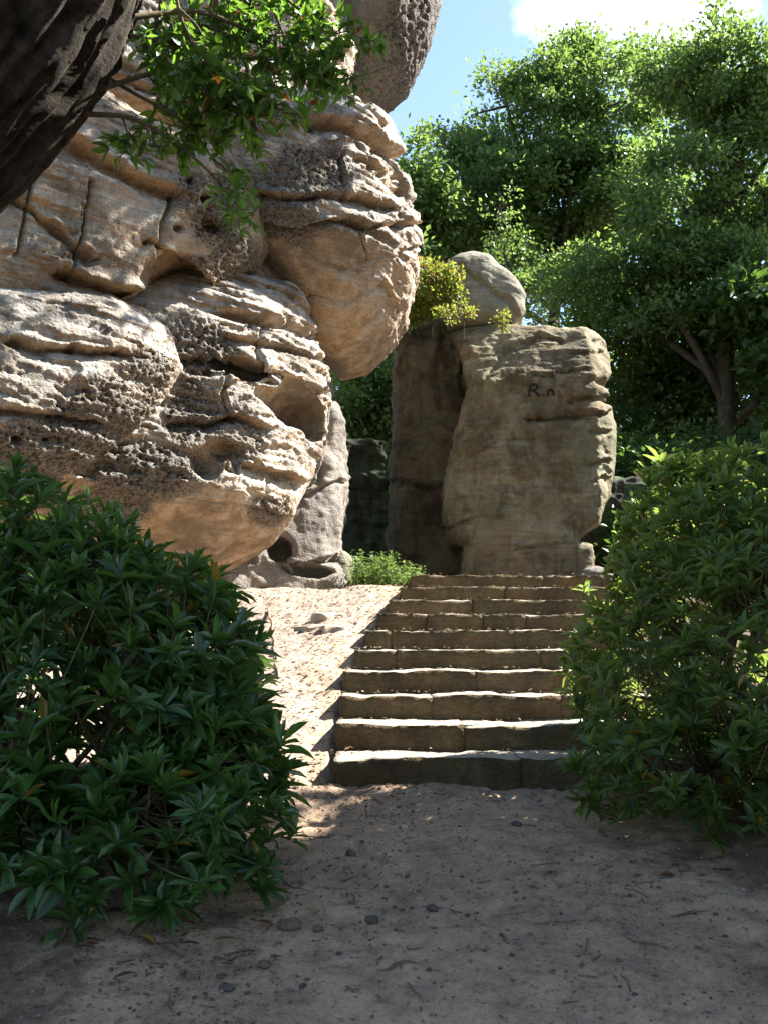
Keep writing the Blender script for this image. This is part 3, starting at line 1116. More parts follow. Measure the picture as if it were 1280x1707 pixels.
# ---- the tall rock behind the stairs
tall = thing('tall_rock', 'tall brown weathered rock shaped like an animal head at the stair top', 'rock',
             tuple(at(870, 962, 15.2)))
face_poly = [(756, 545), (800, 530), (850, 532), (905, 538), (932, 548), (965, 550), (998, 550), (1014, 562), (1019, 590), (1012, 626),
             (1000, 646), (966, 660), (998, 664), (1000, 678), (966, 690), (1002, 692), (1009, 712), (1012, 745), (1010, 790),
             (1002, 832), (986, 862), (978, 884), (964, 892), (950, 908), (952, 914), (970, 918), (972, 940), (966, 1003), (768, 1003),
             (770, 915), (748, 908), (733, 872), (735, 820), (752, 760), (770, 700), (782, 640), (772, 590)]
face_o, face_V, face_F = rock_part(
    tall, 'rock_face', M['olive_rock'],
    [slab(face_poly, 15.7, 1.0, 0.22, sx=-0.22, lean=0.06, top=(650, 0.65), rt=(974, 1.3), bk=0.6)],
    h=0.0245, seed=31, strata=0.014, mid=0.035, fine=0.008, warp=0.08, block=0.03, rug=0.02,
    cracks=[([(890, 622), (930, 620), (978, 612)], 2.5, 0.09), ([(880, 698), (920, 692), (978, 689), (1010, 686)], 4, 0.16),
            ([(950, 668), (975, 662), (1010, 660)], 4, 0.12),
            ([(775, 755), (830, 738), (900, 728)], 3, 0.04), ([(985, 716), (1012, 718)], 4, 0.10), ([(980, 770), (1012, 765)], 4, 0.10),
            ([(988, 800), (1012, 795)], 4, 0.08), ([(905, 560), (935, 566)], 5, 0.08),
            ([(800, 640), (850, 575), (900, 560)], 6, 0.05), ([(740, 880), (790, 860), (840, 858)], 5, 0.05),
            ([(950, 905), (900, 912), (860, 915)], 4, 0.05), ([(925, 588), (1000, 584)], 4, 0.04)],
    label='brown shaded rock face with notched sunlit right edge')
rock_part(tall, 'side_buttress', M['shaded_stain_rock'],
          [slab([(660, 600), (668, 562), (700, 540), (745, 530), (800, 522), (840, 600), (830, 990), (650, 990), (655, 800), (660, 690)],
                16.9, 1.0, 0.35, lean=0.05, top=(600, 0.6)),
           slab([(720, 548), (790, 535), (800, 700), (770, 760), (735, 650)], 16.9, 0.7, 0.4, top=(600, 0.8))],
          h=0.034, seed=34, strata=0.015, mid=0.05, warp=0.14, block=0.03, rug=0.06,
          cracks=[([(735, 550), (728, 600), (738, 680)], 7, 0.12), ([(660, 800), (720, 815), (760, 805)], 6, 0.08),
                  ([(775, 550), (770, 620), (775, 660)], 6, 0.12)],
          label='stained buttress behind the left of the face, deep shade put into its colour')
cap_pts = [(734, 472), (742, 448), (762, 434), (786, 428), (812, 434), (840, 456), (860, 480), (872, 505), (872, 536), (852, 556), (745, 560), (735, 522)]
V_, F_ = rock([slab(cap_pts, 16.5, 0.7, 0.24, lean=0.2)], h=0.025, seed=37, warp=0.06)
V_, c_ = weather(V_, F_, 37, strata=0.015, mid=0.03, cracks=[([(770, 440), (800, 470), (850, 500), (862, 525)], 6, 0.06)], dip=0.5)
cap = solo('boulder', V_, F_, M['cap_rock'], at(800, 548, 16.3), attrs={'crust': c_})
tag(cap, 'rounded grey boulder perched on top of the tall brown rock', 'boulder')

# ---- dark mossy wall in the gap
wall = thing('mossy_rock_wall', 'dark mossy rock wall in the shaded gap between the two rocks', 'rock', tuple(at(660, 975, 18.6)))
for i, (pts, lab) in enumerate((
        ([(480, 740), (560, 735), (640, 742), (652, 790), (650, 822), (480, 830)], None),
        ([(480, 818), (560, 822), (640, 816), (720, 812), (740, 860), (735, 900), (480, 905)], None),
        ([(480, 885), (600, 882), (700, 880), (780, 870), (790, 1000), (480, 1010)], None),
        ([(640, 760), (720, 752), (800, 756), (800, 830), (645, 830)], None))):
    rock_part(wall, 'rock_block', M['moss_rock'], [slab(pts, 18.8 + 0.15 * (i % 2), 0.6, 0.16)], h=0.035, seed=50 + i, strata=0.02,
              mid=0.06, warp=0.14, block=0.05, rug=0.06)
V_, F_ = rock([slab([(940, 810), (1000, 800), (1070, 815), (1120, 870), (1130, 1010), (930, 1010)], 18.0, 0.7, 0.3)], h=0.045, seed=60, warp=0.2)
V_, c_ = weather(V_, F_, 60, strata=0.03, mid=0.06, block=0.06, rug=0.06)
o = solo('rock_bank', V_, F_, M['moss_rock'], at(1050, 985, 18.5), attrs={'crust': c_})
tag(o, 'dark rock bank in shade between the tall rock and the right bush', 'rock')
V_, F_ = rock([ell(574, 960, 13.6, 21, 44, 0.25)], h=0.02, seed=62, warp=0.06)
V_, c_ = weather(V_, F_, 62, strata=0.01, mid=0.02)
o = solo('boulder', V_, F_, M['cap_rock'], at(574, 1000, 13.6), attrs={'crust': c_})
tag(o, 'small upright pale boulder leaning on the grey foot of the outcrop', 'boulder')
V_, F_ = rock([ell(990, 962, 14.6, 30, 20, 0.3)], h=0.025, seed=63, warp=0.06)
V_, c_ = weather(V_, F_, 63, strata=0.01, mid=0.04, rug=0.07)
o = solo('boulder', V_, F_, M['grey_rock'], at(988, 972, 14.6), attrs={'crust': c_})
tag(o, 'low grey boulder at the right foot of the tall brown rock', 'boulder')

# ---- painted letters on the tall rock
bvh = BVHTree.FromPolygons(face_V.tolist(), face_F.tolist())


def on_face(px, py):
    o_ = Vector((0, 0, EYE))
    d_ = (Vector(at(px, py, 10)) - o_).normalized()
    hit = bvh.ray_cast(o_, d_)
    return None if hit[0] is None else (hit[0] - d_ * 0.012)


mbp = MB()
strokes = [[(881, 661), (882, 650), (884, 641)], [(884, 641), (892, 640), (896, 645), (892, 650), (884, 651)], [(888, 651), (894, 656), (899, 661)],
           [(904, 658), (906, 659)], [(912, 660), (913, 650)], [(913, 652), (918, 649), (921, 653), (922, 660)]]
for s_ in strokes:
    P = np.array(s_, dtype=float)
    Q = []
    for a, b_ in zip(P[:-1], P[1:]):
        for t in np.linspace(0, 1, 5)[:-1]:
            Q.append(a + (b_ - a) * t)
    Q.append(P[-1])
    Q = np.array(Q)
    T = np.gradient(Q, axis=0)
    T /= np.linalg.norm(T, axis=1, keepdims=True)
    Nn = np.stack([-T[:, 1], T[:, 0]], 1) * 1.7
    a = [on_face(*(q + n_)) for q, n_ in zip(Q, Nn)]
    c = [on_face(*(q - n_)) for q, n_ in zip(Q, Nn)]
    if any(v is None for v in a + c):
        continue
    m_ = len(Q)
    Vv = np.array([list(v) for v in a] + [list(v) for v in c])
    Ff = [(i, i + 1, m_ + i + 1, m_ + i) for i in range(m_ - 1)]
    mbp.add(Vv, Ff)
if mbp.n:
    V_, F_ = mbp.get()
    part(tall, 'painted_letters', V_, F_, M['paint'], label='faded black letters R.n')

# ------------------------------------------------------------------ stairs


def stone_block(x0, x1, y0, y1, z0, z1, seed, r=0.03):
    """worn squared stone"""
    c = np.array(((x0 + x1) / 2, (y0 + y1) / 2, (z0 + z1) / 2))
    b_ = np.array((x1 - x0, y1 - y0, z1 - z0)) / 2
    n = [max(3, int(2 * b_[0] / 0.05)), 7, 6]
    Vs, Fs, off = [], [], 0
    for ax in range(3):
        o1, o2 = (ax + 1) % 3, (ax + 2) % 3
        for s in (-1, 1):
            u = np.linspace(-1, 1, n[o1] + 1)
            v = np.linspace(-1, 1, n[o2] + 1)
            U, W = np.meshgrid(u, v, indexing='ij')
            P = np.zeros((U.size, 3))
            P[:, o1], P[:, o2], P[:, ax] = U.ravel() * b_[o1], W.ravel() * b_[o2], s * b_[ax]
            i = np.arange(n[o1])[:, None] * (n[o2] + 1)
            j = np.arange(n[o2])[None, :]
            f = np.stack([i + j, i + n[o2] + 1 + j, i + n[o2] + 2 + j, i + j + 1], -1).reshape(-1, 4)
            if s < 0:
                f = f[:, ::-1]
            Vs.append(P)
            Fs.append(f + off)
            off += len(P)
    V, F = np.concatenate(Vs), np.concatenate(Fs)
    rv = np.array((0.0015, r, r))
    q = np.clip(V, -b_ + rv, b_ - rv)
    d = V - q
    ln = np.linalg.norm(d, axis=1, keepdims=True)
    V = q + r * d / np.maximum(ln, 1e-6)
    # merge seams by rounding
    key = np.round(V * 2000).astype(np.int64)
    _, first, inv = np.unique(key, axis=0, return_index=True, return_inverse=True)
    inv = inv.ravel()
    V = V[first]
    F = inv[F]
    W = V + c
    N = vnormals(W, F)
    edge = np.exp(-np.abs(W[:, 2] - z1) / 0.05)
    disp = 0.010 * fbm(W * 4, 3, 50) + 0.013 * fbm(W * 15, 3, seed + 3) - 0.020 * edge * np.maximum(0, noise(W * 6, seed + 5))
    W = W + N * disp[:, None] * np.array((0.15, 1, 1))
    wav = np.stack([W[:, 0] * 2.2, W[:, 0] * 0, W[:, 0] * 0 + seed], 1)
    W[:, 2] += (0.007 * noise(wav, 7) + 0.005 * noise(wav * np.array((3, 1, 1)), 8)) * (W[:, 2] > (z0 + z1) / 2)
    W[:, 1] += 0.012 * noise(wav, 9)
    return W, F


JOINTS = [[862], [770], [720, 930], [790], [662, 900], [652, 855], [712, 802, 874], [785], [842], [905]]
stairs = thing('stone_stairs', 'flight of ten worn brown sandstone steps climbing from the path', 'stairs', (0.9, Y0, 0))
for k in range(10):
    y = STEP_Y[k]
    xs = [STEP_XL[k]] + [(j - 640) / FPX * y for j in JOINTS[k]] + [STEP_XR[k]]
    for i in range(len(xs) - 1):
        if xs[i + 1] - xs[i] < 0.08:
            continue
        jx = 0.002
        dz = random.uniform(-0.006, 0.005)
        dy = random.uniform(-0.008, 0.008)
        zt = RISE * (k + 1) + dz
        back = y + RUN + 0.12 if k < 9 else y + 0.75
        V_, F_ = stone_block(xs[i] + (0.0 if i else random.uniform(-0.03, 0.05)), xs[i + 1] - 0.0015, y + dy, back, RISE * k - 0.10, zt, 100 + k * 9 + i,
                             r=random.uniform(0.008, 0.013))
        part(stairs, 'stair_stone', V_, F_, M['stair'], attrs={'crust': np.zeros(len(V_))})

# ------------------------------------------------------------------ foliage
# leaf templates: columns along, across, up (unit length / unit width)


def leaf_template(stations, prof, curve=0.12, fold=0.25):
    V, F = [], []
    for i, (t, w) in enumerate(zip(stations, prof)):
        z = -curve * t * t
        V += [(t, -0.5 * w, z + fold * w * 0.12), (t, 0, z), (t, 0.5 * w, z + fold * w * 0.12)]
    for i in range(len(stations) - 1):
        a = i * 3
        F += [(a, a + 1, a + 4, a + 3), (a + 1, a + 2, a + 5, a + 4)]
    return np.array(V, float), np.array(F)


LANCE = leaf_template([0, 0.10, 0.3, 0.55, 0.8, 1.0], [0.06, 0.22, 0.78, 1.0, 0.72, 0.04], 0.16, 1.0)
LANCE_B = leaf_template([0, 0.10, 0.3, 0.55, 0.8, 1.0], [0.06, 0.22, 0.7, 1.0, 0.8, 0.04], -0.05, 1.4)
LANCE_S = leaf_template([0, 0.3, 0.7, 1.0], [0.06, 0.80, 0.90, 0.04], 0.16, 1.0)
OVAL_S = leaf_template([0, 0.4, 1.0], [0.1, 0.95, 0.06], 0.10, 1.0)
OVAL = leaf_template([0, 0.2, 0.55, 0.85, 1.0], [0.08, 0.6, 1.0, 0.6, 0.05], 0.10, 1.0)
DIAM = (np.array([(0, 0, 0), (0.5, -0.5, 0.06), (1, 0, -0.05), (0.55, 0.5, 0.06)], float), np.array([(0, 1, 2, 3)]))


def unit(v):
    return v / np.maximum(np.linalg.norm(v, axis=-1, keepdims=True), 1e-9)


def leaves_mesh(tpl, pos, axis_, up, ln, wd):
    T, F = tpl
    a = unit(axis_)
    s = unit(np.cross(up, a))
    n = np.cross(a, s)
    m = len(pos)
    V = (pos[:, None, :] + (ln[:, None] * T[None, :, 0])[..., None] * a[:, None, :]
         + (wd[:, None] * T[None, :, 1])[..., None] * s[:, None, :]
         + (ln[:, None] * T[None, :, 2])[..., None] * n[:, None, :])
    FF = F[None] + (np.arange(m) * len(T))[:, None, None]
    return V.reshape(-1, 3), FF.reshape(-1, F.shape[1])


def leaf_set(parent, tpl, pos, axis_, up, ln, wd, lv, mat, n_single=300, name='leaf', rest_name='foliage', bin_px=11):
    """the leaves that show largest become single leaf parts, the rest one foliage part"""
    mid = pos + axis_ * ln[:, None] * 0.5
    px, py, d = project(mid)
    ok = (px > -10) & (px < 1290) & (py > -10) & (py < 1717) & (mid[:, 1] > 0.5)
    order = np.argsort(d)
    seen, pick = set(), []
    for i in order:
        if not ok[i]:
            continue
        key = (int(px[i] // bin_px), int(py[i] // bin_px))
        if key in seen:
            continue
        seen.add(key)
        pick.append(i)
    pick = sorted(pick, key=lambda i: -ln[i] / d[i])[:n_single]
    pick = np.array(pick, dtype=int)
    T, F = tpl
    a = unit(axis_)
    s = unit(np.cross(up, a))
    n = np.cross(a, s)
    NV = 10
    variants = []
    for q in range(NV):
        lval = (q + 0.5) / NV * 0.95
        me = mesh_np(name, T, F, True, {'lv': np.full(len(T), lval)})
        me.materials.append(mat)
        variants.append(me)
    base = np.array(parent.location)
    for i in pick:
        q = min(NV - 1, int(lv[i] / 0.95 * NV))
        o = bpy.data.objects.new(name, variants[q])
        COL.objects.link(o)
        o.parent = parent
        X, Y, Z = a[i] * ln[i], s[i] * wd[i], n[i] * ln[i]
        p = pos[i] - base
        o.matrix_local = Matrix(((X[0], Y[0], Z[0], p[0]), (X[1], Y[1], Z[1], p[1]), (X[2], Y[2], Z[2], p[2]), (0, 0, 0, 1)))
    keep = np.ones(len(pos), bool)
    keep[pick] = False
    ts = LANCE_S if tpl is LANCE else OVAL_S
    V, FF = leaves_mesh(ts, pos[keep], axis_[keep], up[keep], ln[keep], wd[keep])
    part(parent, rest_name, V, FF, mat, attrs={'lv': np.repeat(lv[keep], len(ts[0]))}, kind='stuff')


def rhododendron(name, label, base, lobes, n_whorl, mat, seed, leaf=(0.12, 0.17), inner=0.35, extra=()):
    rng = np.random.default_rng(seed)
    t = thing(name, label, 'bush', base, group='rhododendron bushes beside the path')
    vol = np.array([l[3] * l[4] + l[4] * l[5] + l[3] * l[5] for l in lobes])
    vol = vol / vol.sum()
    tips, outs = [], []
    while len(tips) < n_whorl:
        l = lobes[rng.choice(len(lobes), p=vol)]
        v = unit(rng.normal(size=3))
        rad = 1 - abs(rng.normal()) * 0.10 if rng.random() > inner else rng.uniform(0.4, 0.9)
        c = np.array(l[:3])
        R = np.array(l[3:])
        bump = 1 + 0.20 * float(noise((v * 2.3 + c)[None], seed)[0]) + 0.10 * float(noise((v * 6 + c)[None], seed + 1)[0])
        p = c + v * R * rad * bump
        # keep only points not deep in another lobe
        deep = False
        for m in lobes:
            q = (p - np.array(m[:3])) / np.array(m[3:])
            if np.linalg.norm(q) < 0.62:
                deep = True
        if deep and rng.random() > inner:
            continue
        if p[2] < float(ground_h(np.array([p[0]]), np.array([p[1]]), False)[0]) + 0.07:
            continue
        tips.append(p)
        outs.append(unit(v / R))
    for p, o_ in extra:
        tips.append(np.array(p))
        outs.append(unit(np.array(o_)))
    tips, outs = np.array(tips), np.array(outs)
    pos, ax, up, ln, wd, lv = [], [], [], [], [], []
    for p, o_ in zip(tips, outs):
        w = unit(o_ * 0.5 + np.array((0, 0, 0.85)) + rng.normal(size=3) * 0.33)
        size_ = rng.uniform(0.6, 1.2)
        ref = unit(np.cross(w, rng.normal(size=3)))
        r2 = np.cross(w, ref)
        k = rng.integers(6, 12)
        tone = rng.random()
        for i in range(k):
            a = 2 * math.pi * (i + rng.uniform(-0.25, 0.25)) / k
            el = rng.uniform(-0.1, 1.2)
            dv = math.cos(el) * (math.cos(a) * ref + math.sin(a) * r2) + math.sin(el) * w
            L_ = rng.uniform(*leaf) * (0.8 + 0.3 * math.cos(el)) * size_
            pos.append(p - w * rng.uniform(0, 0.03))
            ax.append(dv)
            up.append(w + rng.normal(size=3) * 0.12)
            ln.append(L_)
            wd.append(L_ * rng.uniform(0.23, 0.33))
            lv.append(min(0.93, max(0.02, 0.45 * tone + 0.5 * rng.random())) if rng.random() > 0.022 else 1.0)
        if rng.random() < 0.5:        # upright young shoot
            for i in range(4):
                a = rng.uniform(0, 6.28)
                dv = w + 0.35 * (math.cos(a) * ref + math.sin(a) * r2)
                L_ = rng.uniform(*leaf) * 0.75
                pos.append(p)
                ax.append(unit(dv))
                up.append(ref + 0.01 * w)
                ln.append(L_)
                wd.append(L_ * 0.26)
                lv.append(0.9)
    f = lambda z: np.array(z, dtype=np.float64)
    leaf_set(t, LANCE, f(pos), unit(f(ax)), unit(f(up)), f(ln), f(wd), f(lv), mat)
    # stems: several main stems, each with its twigs
    ns = 9
    mains = rng.choice(len(tips), ns, replace=False)
    mbs = [MB() for _ in range(ns)]
    ends = tips[mains]
    base_a = np.array(base)
    spl = []
    for i in range(ns):
        e = base_a + (ends[i] - base_a) * 0.85
        st = base_a + rng.normal(size=3) * np.array((0.28, 0.2, 0))
        st[2] = gz(st[0], st[1]) - 0.05
        mid = (st + e) / 2 + rng.normal(size=3) * 0.12 + np.array((0, 0, -0.1))
        P = smooth_path([st, mid, e], 12)
        spl.append(P)
        V, F = tube(P, np.linspace(0.028, 0.009, 12), 7)
        mbs[i].add(V, F)
    for p, o_ in zip(tips, outs):
        if rng.random() > 0.4:
            continue
        dist = [np.min(np.linalg.norm(P[3:] - p, axis=1)) for P in spl]
        i = int(np.argmin(dist))
        j = 3 + int(np.argmin(np.linalg.norm(spl[i][3:] - p, axis=1)))
        j = max(2, j - 2)
        a = spl[i][j]
        m = (a + p) / 2 + rng.normal(size=3) * 0.05 - np.array((0, 0, 0.06))
        P = smooth_path([a, m, p], 5)
        V, F = tube(P, np.linspace(0.007, 0.0035, 5), 4)
        mbs[i].add(V, F)
    for mb in mbs:
        V, F = mb.get()
        part(t, 'stem', V, F, M['twig'])
    return t


def px_lobes(base, spec):
    """lobes given as pixel centre, depth, pixel radii, depth radius"""
    out = []
    for px, py, Y, rx, ry, rd in spec:
        c = at(px, py, Y) - np.array(base)
        out.append((*c, rx / FPX * Y, rd, ry / FPX * Y))
    return out


Z3 = (0, 0, 0)
rhododendron('rhododendron_bush', 'dark green rhododendron bush filling the shaded left side of the path', (-1.45, 5.5, gz(-1.45, 5.5)),
             px_lobes(Z3, [(150, 1190, 5.7, 260, 290, 0.85), (20, 1040, 6.0, 240, 225, 0.8), (345, 1290, 5.5, 112, 165, 0.5),
                           (180, 1400, 5.0, 270, 150, 0.42), (310, 1130, 6.0, 130, 130, 0.5)]),
             1150, M['rhodo'], 5, leaf=(0.125, 0.185))
rhododendron('rhododendron_bush', 'sunlit-topped olive green rhododendron bush overhanging the right edge of the stairs', (2.1, 6.5, gz(2.1, 6.5)),
             px_lobes(Z3, [(1190, 1120, 6.6, 220, 290, 0.9), (1070, 1130, 7.2, 118, 170, 0.6), (1125, 930, 7.0, 105, 160, 0.6),
                           (1260, 900, 6.5, 140, 170, 0.65), (1190, 1290, 6.0, 220, 110, 0.5), (1330, 1100, 5.8, 200, 250, 0.7)]),
             1500, M['rhodo2'], 6, leaf=(0.09, 0.145),
             extra=[(tuple(at(975, 985, 8.0)), (-0.5, -0.3, 0.6)), (tuple(at(1075, 785, 7.0)), (-0.2, 0, 1)), (tuple(at(1100, 770, 7.0)), (0, 0, 1)),
                    (tuple(at(1165, 780, 6.8)), (-0.2, 0, 1)), (tuple(at(965, 1180, 7.2)), (-0.9, -0.3, 0.3)), (tuple(at(990, 1285, 6.7)), (-0.9, -0.3, 0))])


def crown_points(lobes, n, rng, seed, gap=0.0, shell=0.45):
    w = np.array([l[3] * l[4] * l[5] for l in lobes]) ** 0.75
    w /= w.sum()
    out = []
    while len(out) < n:
        m = n * 2
        k = rng.choice(len(lobes), m, p=w)
        Lb = np.array(lobes)[k]
        v = unit(rng.normal(size=(m, 3)))
        r = 0.35 + 0.65 * rng.random(m) ** shell
        edge = 1 + 0.34 * noise(v * 2.2 + Lb[:, :3], seed) + 0.22 * noise(v * 5.5 + Lb[:, :3], seed + 1)
        P = Lb[:, :3] + v * Lb[:, 3:] * (r * edge)[:, None]
        keep = noise(P * 0.55, seed + 5) + 0.6 * noise(P * 1.3, seed + 6) > gap - 0.55
        out += list(np.concatenate([P, unit(v / Lb[:, 3:])], 1)[keep])
    out = np.array(out[:n])
    return out[:, :3], out[:, 3:]


def tree(name, label, base, trunk_pts, r0, lobes, n_cl, per, leaf, mat, seed, group, bark='oakbark', limbs=26, cl_r=0.45, gap=0.0, cat='tree',
         r1=None, flat=0.6, tpl=DIAM, trunk_name='trunk'):
    """base: world; trunk_pts and lobes relative to base"""
    rng = np.random.default_rng(seed)
    base = np.array(base, float)
    t = thing(name, label, cat, tuple(base), group=group)
    tp = smooth_path(np.array(trunk_pts) + base, 24)
    rr = np.linspace(r0, r1 if r1 else r0 * 0.25, 24)
    V, F = tube(tp, rr, 12)
    N = vnormals(V, F)
    V = V + N * (r0 * 0.12 * fbm(V * np.array((5, 5, 1.2)) / max(r0 * 3, 0.3), 3, seed))[:, None]
    trunk_o = part(t, trunk_name, V, F, M[bark])
    P, O = crown_points([tuple(np.array(l[:3]) + base) + tuple(l[3:]) for l in lobes], n_cl, rng, seed, gap)
    # limbs
    lbs = []
    nodes = []
    for l in lobes:
        c = np.array(l[:3]) + base
        j = np.argmin(np.linalg.norm(tp[5:] - c, axis=1) + 0.6 * np.maximum(tp[5:, 2] - c[2], 0)) + 3
        a = tp[max(4, j - 2)]
        m = (a + c) / 2 + rng.normal(size=3) * 0.3 * np.linalg.norm(c - a) * 0.3
        Q = smooth_path([a, m, c, c + (c - m) * 0.1], 14)
        V, F = tube(Q, np.linspace(rr[max(4, j - 2)] * 0.55, 0.03, 14), 7)
        lbs.append(MB())
        lbs[-1].add(V, F)
        nodes.append(Q[3:])
    allN = np.concatenate(nodes)
    own = np.repeat(np.arange(len(nodes)), [len(q_) for q_ in nodes])
    for i in rng.choice(len(P), min(limbs, len(P)), replace=False):
        d = np.linalg.norm(allN - P[i], axis=1)
        a = allN[np.argmin(d)]
        who = own[np.argmin(d)]
        m = (a + P[i]) / 2 + rng.normal(size=3) * 0.25
        Q = smooth_path([a, m, P[i]], 7)
        V, F = tube(Q, np.linspace(0.055, 0.012, 7) * min(1.0, r0 / 0.3), 5)
        lbs[who].add(V, F)
    for lb in lbs:
        V, F = lb.get()
        part(t, 'limb', V, F, M[bark]).parent = trunk_o
    # leaves
    n = n_cl * per
    ci = np.repeat(np.arange(n_cl), per)
    sc = cl_r * rng.uniform(0.6, 1.3, n_cl)[ci]
    q = rng.normal(size=(n, 3)) * 0.55
    q[:, 2] *= flat
    pos = P[ci] + q * sc[:, None]
    out = O[ci]
    ax_ = unit(unit(q) * 0.7 + out * 0.4 + rng.normal(size=(n, 3)) * 0.6)
    up = unit(np.array((0, 0, 0.9)) + out * 0.35 + rng.normal(size=(n, 3)) * 0.55)
    ln = rng.uniform(*leaf, n)
    wd = ln * rng.uniform(0.5, 0.75, n)
    tone = rng.random(n_cl)[ci]
    lv = np.clip(0.45 * tone + 0.55 * rng.random(n), 0, 0.93)
    if tpl is not DIAM or mat is M['yellow']:
        lv = np.where(rng.random(n) < 0.06, 1.0, lv)
    V, F = leaves_mesh(tpl, pos, ax_, up, ln, wd)
    part(t, 'crown', V, F, mat, smooth=False, attrs={'lv': np.repeat(lv, len(tpl[0]))})
    return t


def wx(px, py, Y, base):
    return tuple(at(px, py, Y) - np.array(base))


G_OAK = 'trees behind the rocks'
b1 = (5.4, 31, 2.0)
tree('oak_tree', 'broad oak with a domed sunlit crown rising directly behind the tall rock', b1,
     [(0, 0, -0.3), (0.1, 0, 4), (-0.2, 0, 8), (0.2, 0, 12)], 0.42,
     px_lobes(b1, [(870, 420, 32, 90, 90, 1.6), (960, 110, 31, 70, 45, 1.2), (900, 220, 31, 130, 120, 2.6), (1010, 190, 31, 115, 110, 2.4), (800, 330, 30.5, 105, 105, 2.2), (930, 340, 31, 130, 90, 2.4),
                   (760, 270, 31, 60, 55, 1.2), (1060, 330, 30, 90, 100, 2.2), (730, 400, 30, 60, 60, 1.5), (840, 160, 31, 60, 60, 1.2)]),
     900, 88, (0.12, 0.22), M['oak'], 21, G_OAK, limbs=40, cl_r=0.50, gap=0.14)
b2 = (7.9, 23, 2.0)
tree('oak_tree', 'tall oak with a pale forked trunk at the right edge of the view', b2,
     [(0, 0, -0.3), (0.0, 0, 1.6), (-0.15, 0, 4.2), (0.0, 0, 7.5), (0.4, 0, 11)], 0.30,
     px_lobes(b2, [(1210, 130, 23, 110, 90, 1.6), (1260, 300, 23.5, 120, 130, 1.9), (1130, 330, 23, 100, 110, 1.7), (1190, 470, 23.5, 130, 100, 1.9),
                   (1080, 480, 23, 110, 80, 1.6), (1290, 560, 24, 110, 120, 1.9), (1340, 200, 23, 110, 140, 1.8), (960, 460, 24, 60, 55, 1.0),
                   (1090, 120, 24, 50, 60, 0.9)]),
     950, 78, (0.10, 0.175), M['oak'], 22, G_OAK, limbs=50, cl_r=0.40, gap=0.14, r1=0.1)
b3 = (5.2, 25.5, 2.0)
tree('hornbeam_tree', 'dark green leafy tree between the two oaks, low behind the tall rock', b3,
     [(0, 0, -0.3), (0.1, 0, 3), (0, 0, 6.5)], 0.20,
     px_lobes(b3, [(1030, 590, 25.5, 90, 110, 1.6), (1120, 660, 25.5, 110, 100, 1.7), (1000, 480, 25.5, 70, 70, 1.2), (1180, 600, 26, 100, 90, 1.5),
                   (1070, 760, 25, 110, 80, 1.6), (1220, 740, 25, 110, 80, 1.5)]),
     760, 55, (0.12, 0.20), M['oak'], 23, G_OAK, limbs=24, cl_r=0.42, gap=0.0)
b4 = (0.4, 28, 2.0)
tree('hornbeam_tree', 'dark green tree seen in the gap right beside the pale outcrop', b4,
     [(0, 0, -0.3), (0.1, 0, 4), (0.2, 0, 9)], 0.25,
     px_lobes(b4, [(690, 330, 28, 70, 90, 1.6), (640, 480, 28, 90, 110, 1.8), (700, 540, 28, 80, 80, 1.6), (610, 640, 27, 90, 90, 1.6),
                   (560, 350, 28, 90, 150, 1.8), (740, 640, 27, 80, 100, 1.4), (850, 480, 29, 60, 80, 1.0)]),
     700, 55, (0.13, 0.21), M['oak'], 24, G_OAK, limbs=24, cl_r=0.45, gap=0.03)
# understorey
for i, (px, py, Y, rx, ry, lab) in enumerate((
        (622, 655, 20.5, 70, 100, 'dark shrub growing on top of the mossy rock wall in the gap'),
        (1080, 800, 19.5, 90, 70, 'shaded shrub right behind the lit top of the right bush'),
        (1230, 800, 20.5, 120, 90, 'shaded shrub at the foot of the forked oak'),
        (1210, 900, 13.5, 110, 90, 'shaded shrub on the bank directly behind the right rhododendron'),
        (1075, 915, 17.5, 50, 50, 'low shaded shrub between the stair top and the right rhododendron'),
        (940, 700, 24, 110, 150, 'dark shrub mostly hidden behind the tall rock'))):
    bb = at(px, py + ry, Y)
    bb = (bb[0], Y, max(1.9, bb[2] - 0.3)) if i == 0 else (bb[0], Y, 2.0)
    tree('shrub', lab, bb, [(0, 0, -0.3), (0.05, 0, 0.5), (0.1, 0, 1.2)], 0.06,
         px_lobes(bb, [(px, py, Y, rx, ry, 1.0), (px - rx * 0.5, py + ry * 0.4, Y - 0.3, rx * 0.7, ry * 0.6, 0.8),
                       (px + rx * 0.5, py + ry * 0.4, Y, rx * 0.7, ry * 0.6, 0.8)]),
         300, 36, (0.09, 0.16), M['oak'] if i == 0 else M['oak_dark'], 60 + i, 'shrubs in the shade behind the rocks', limbs=14, cl_r=0.3, cat='shrub', trunk_name='stem')

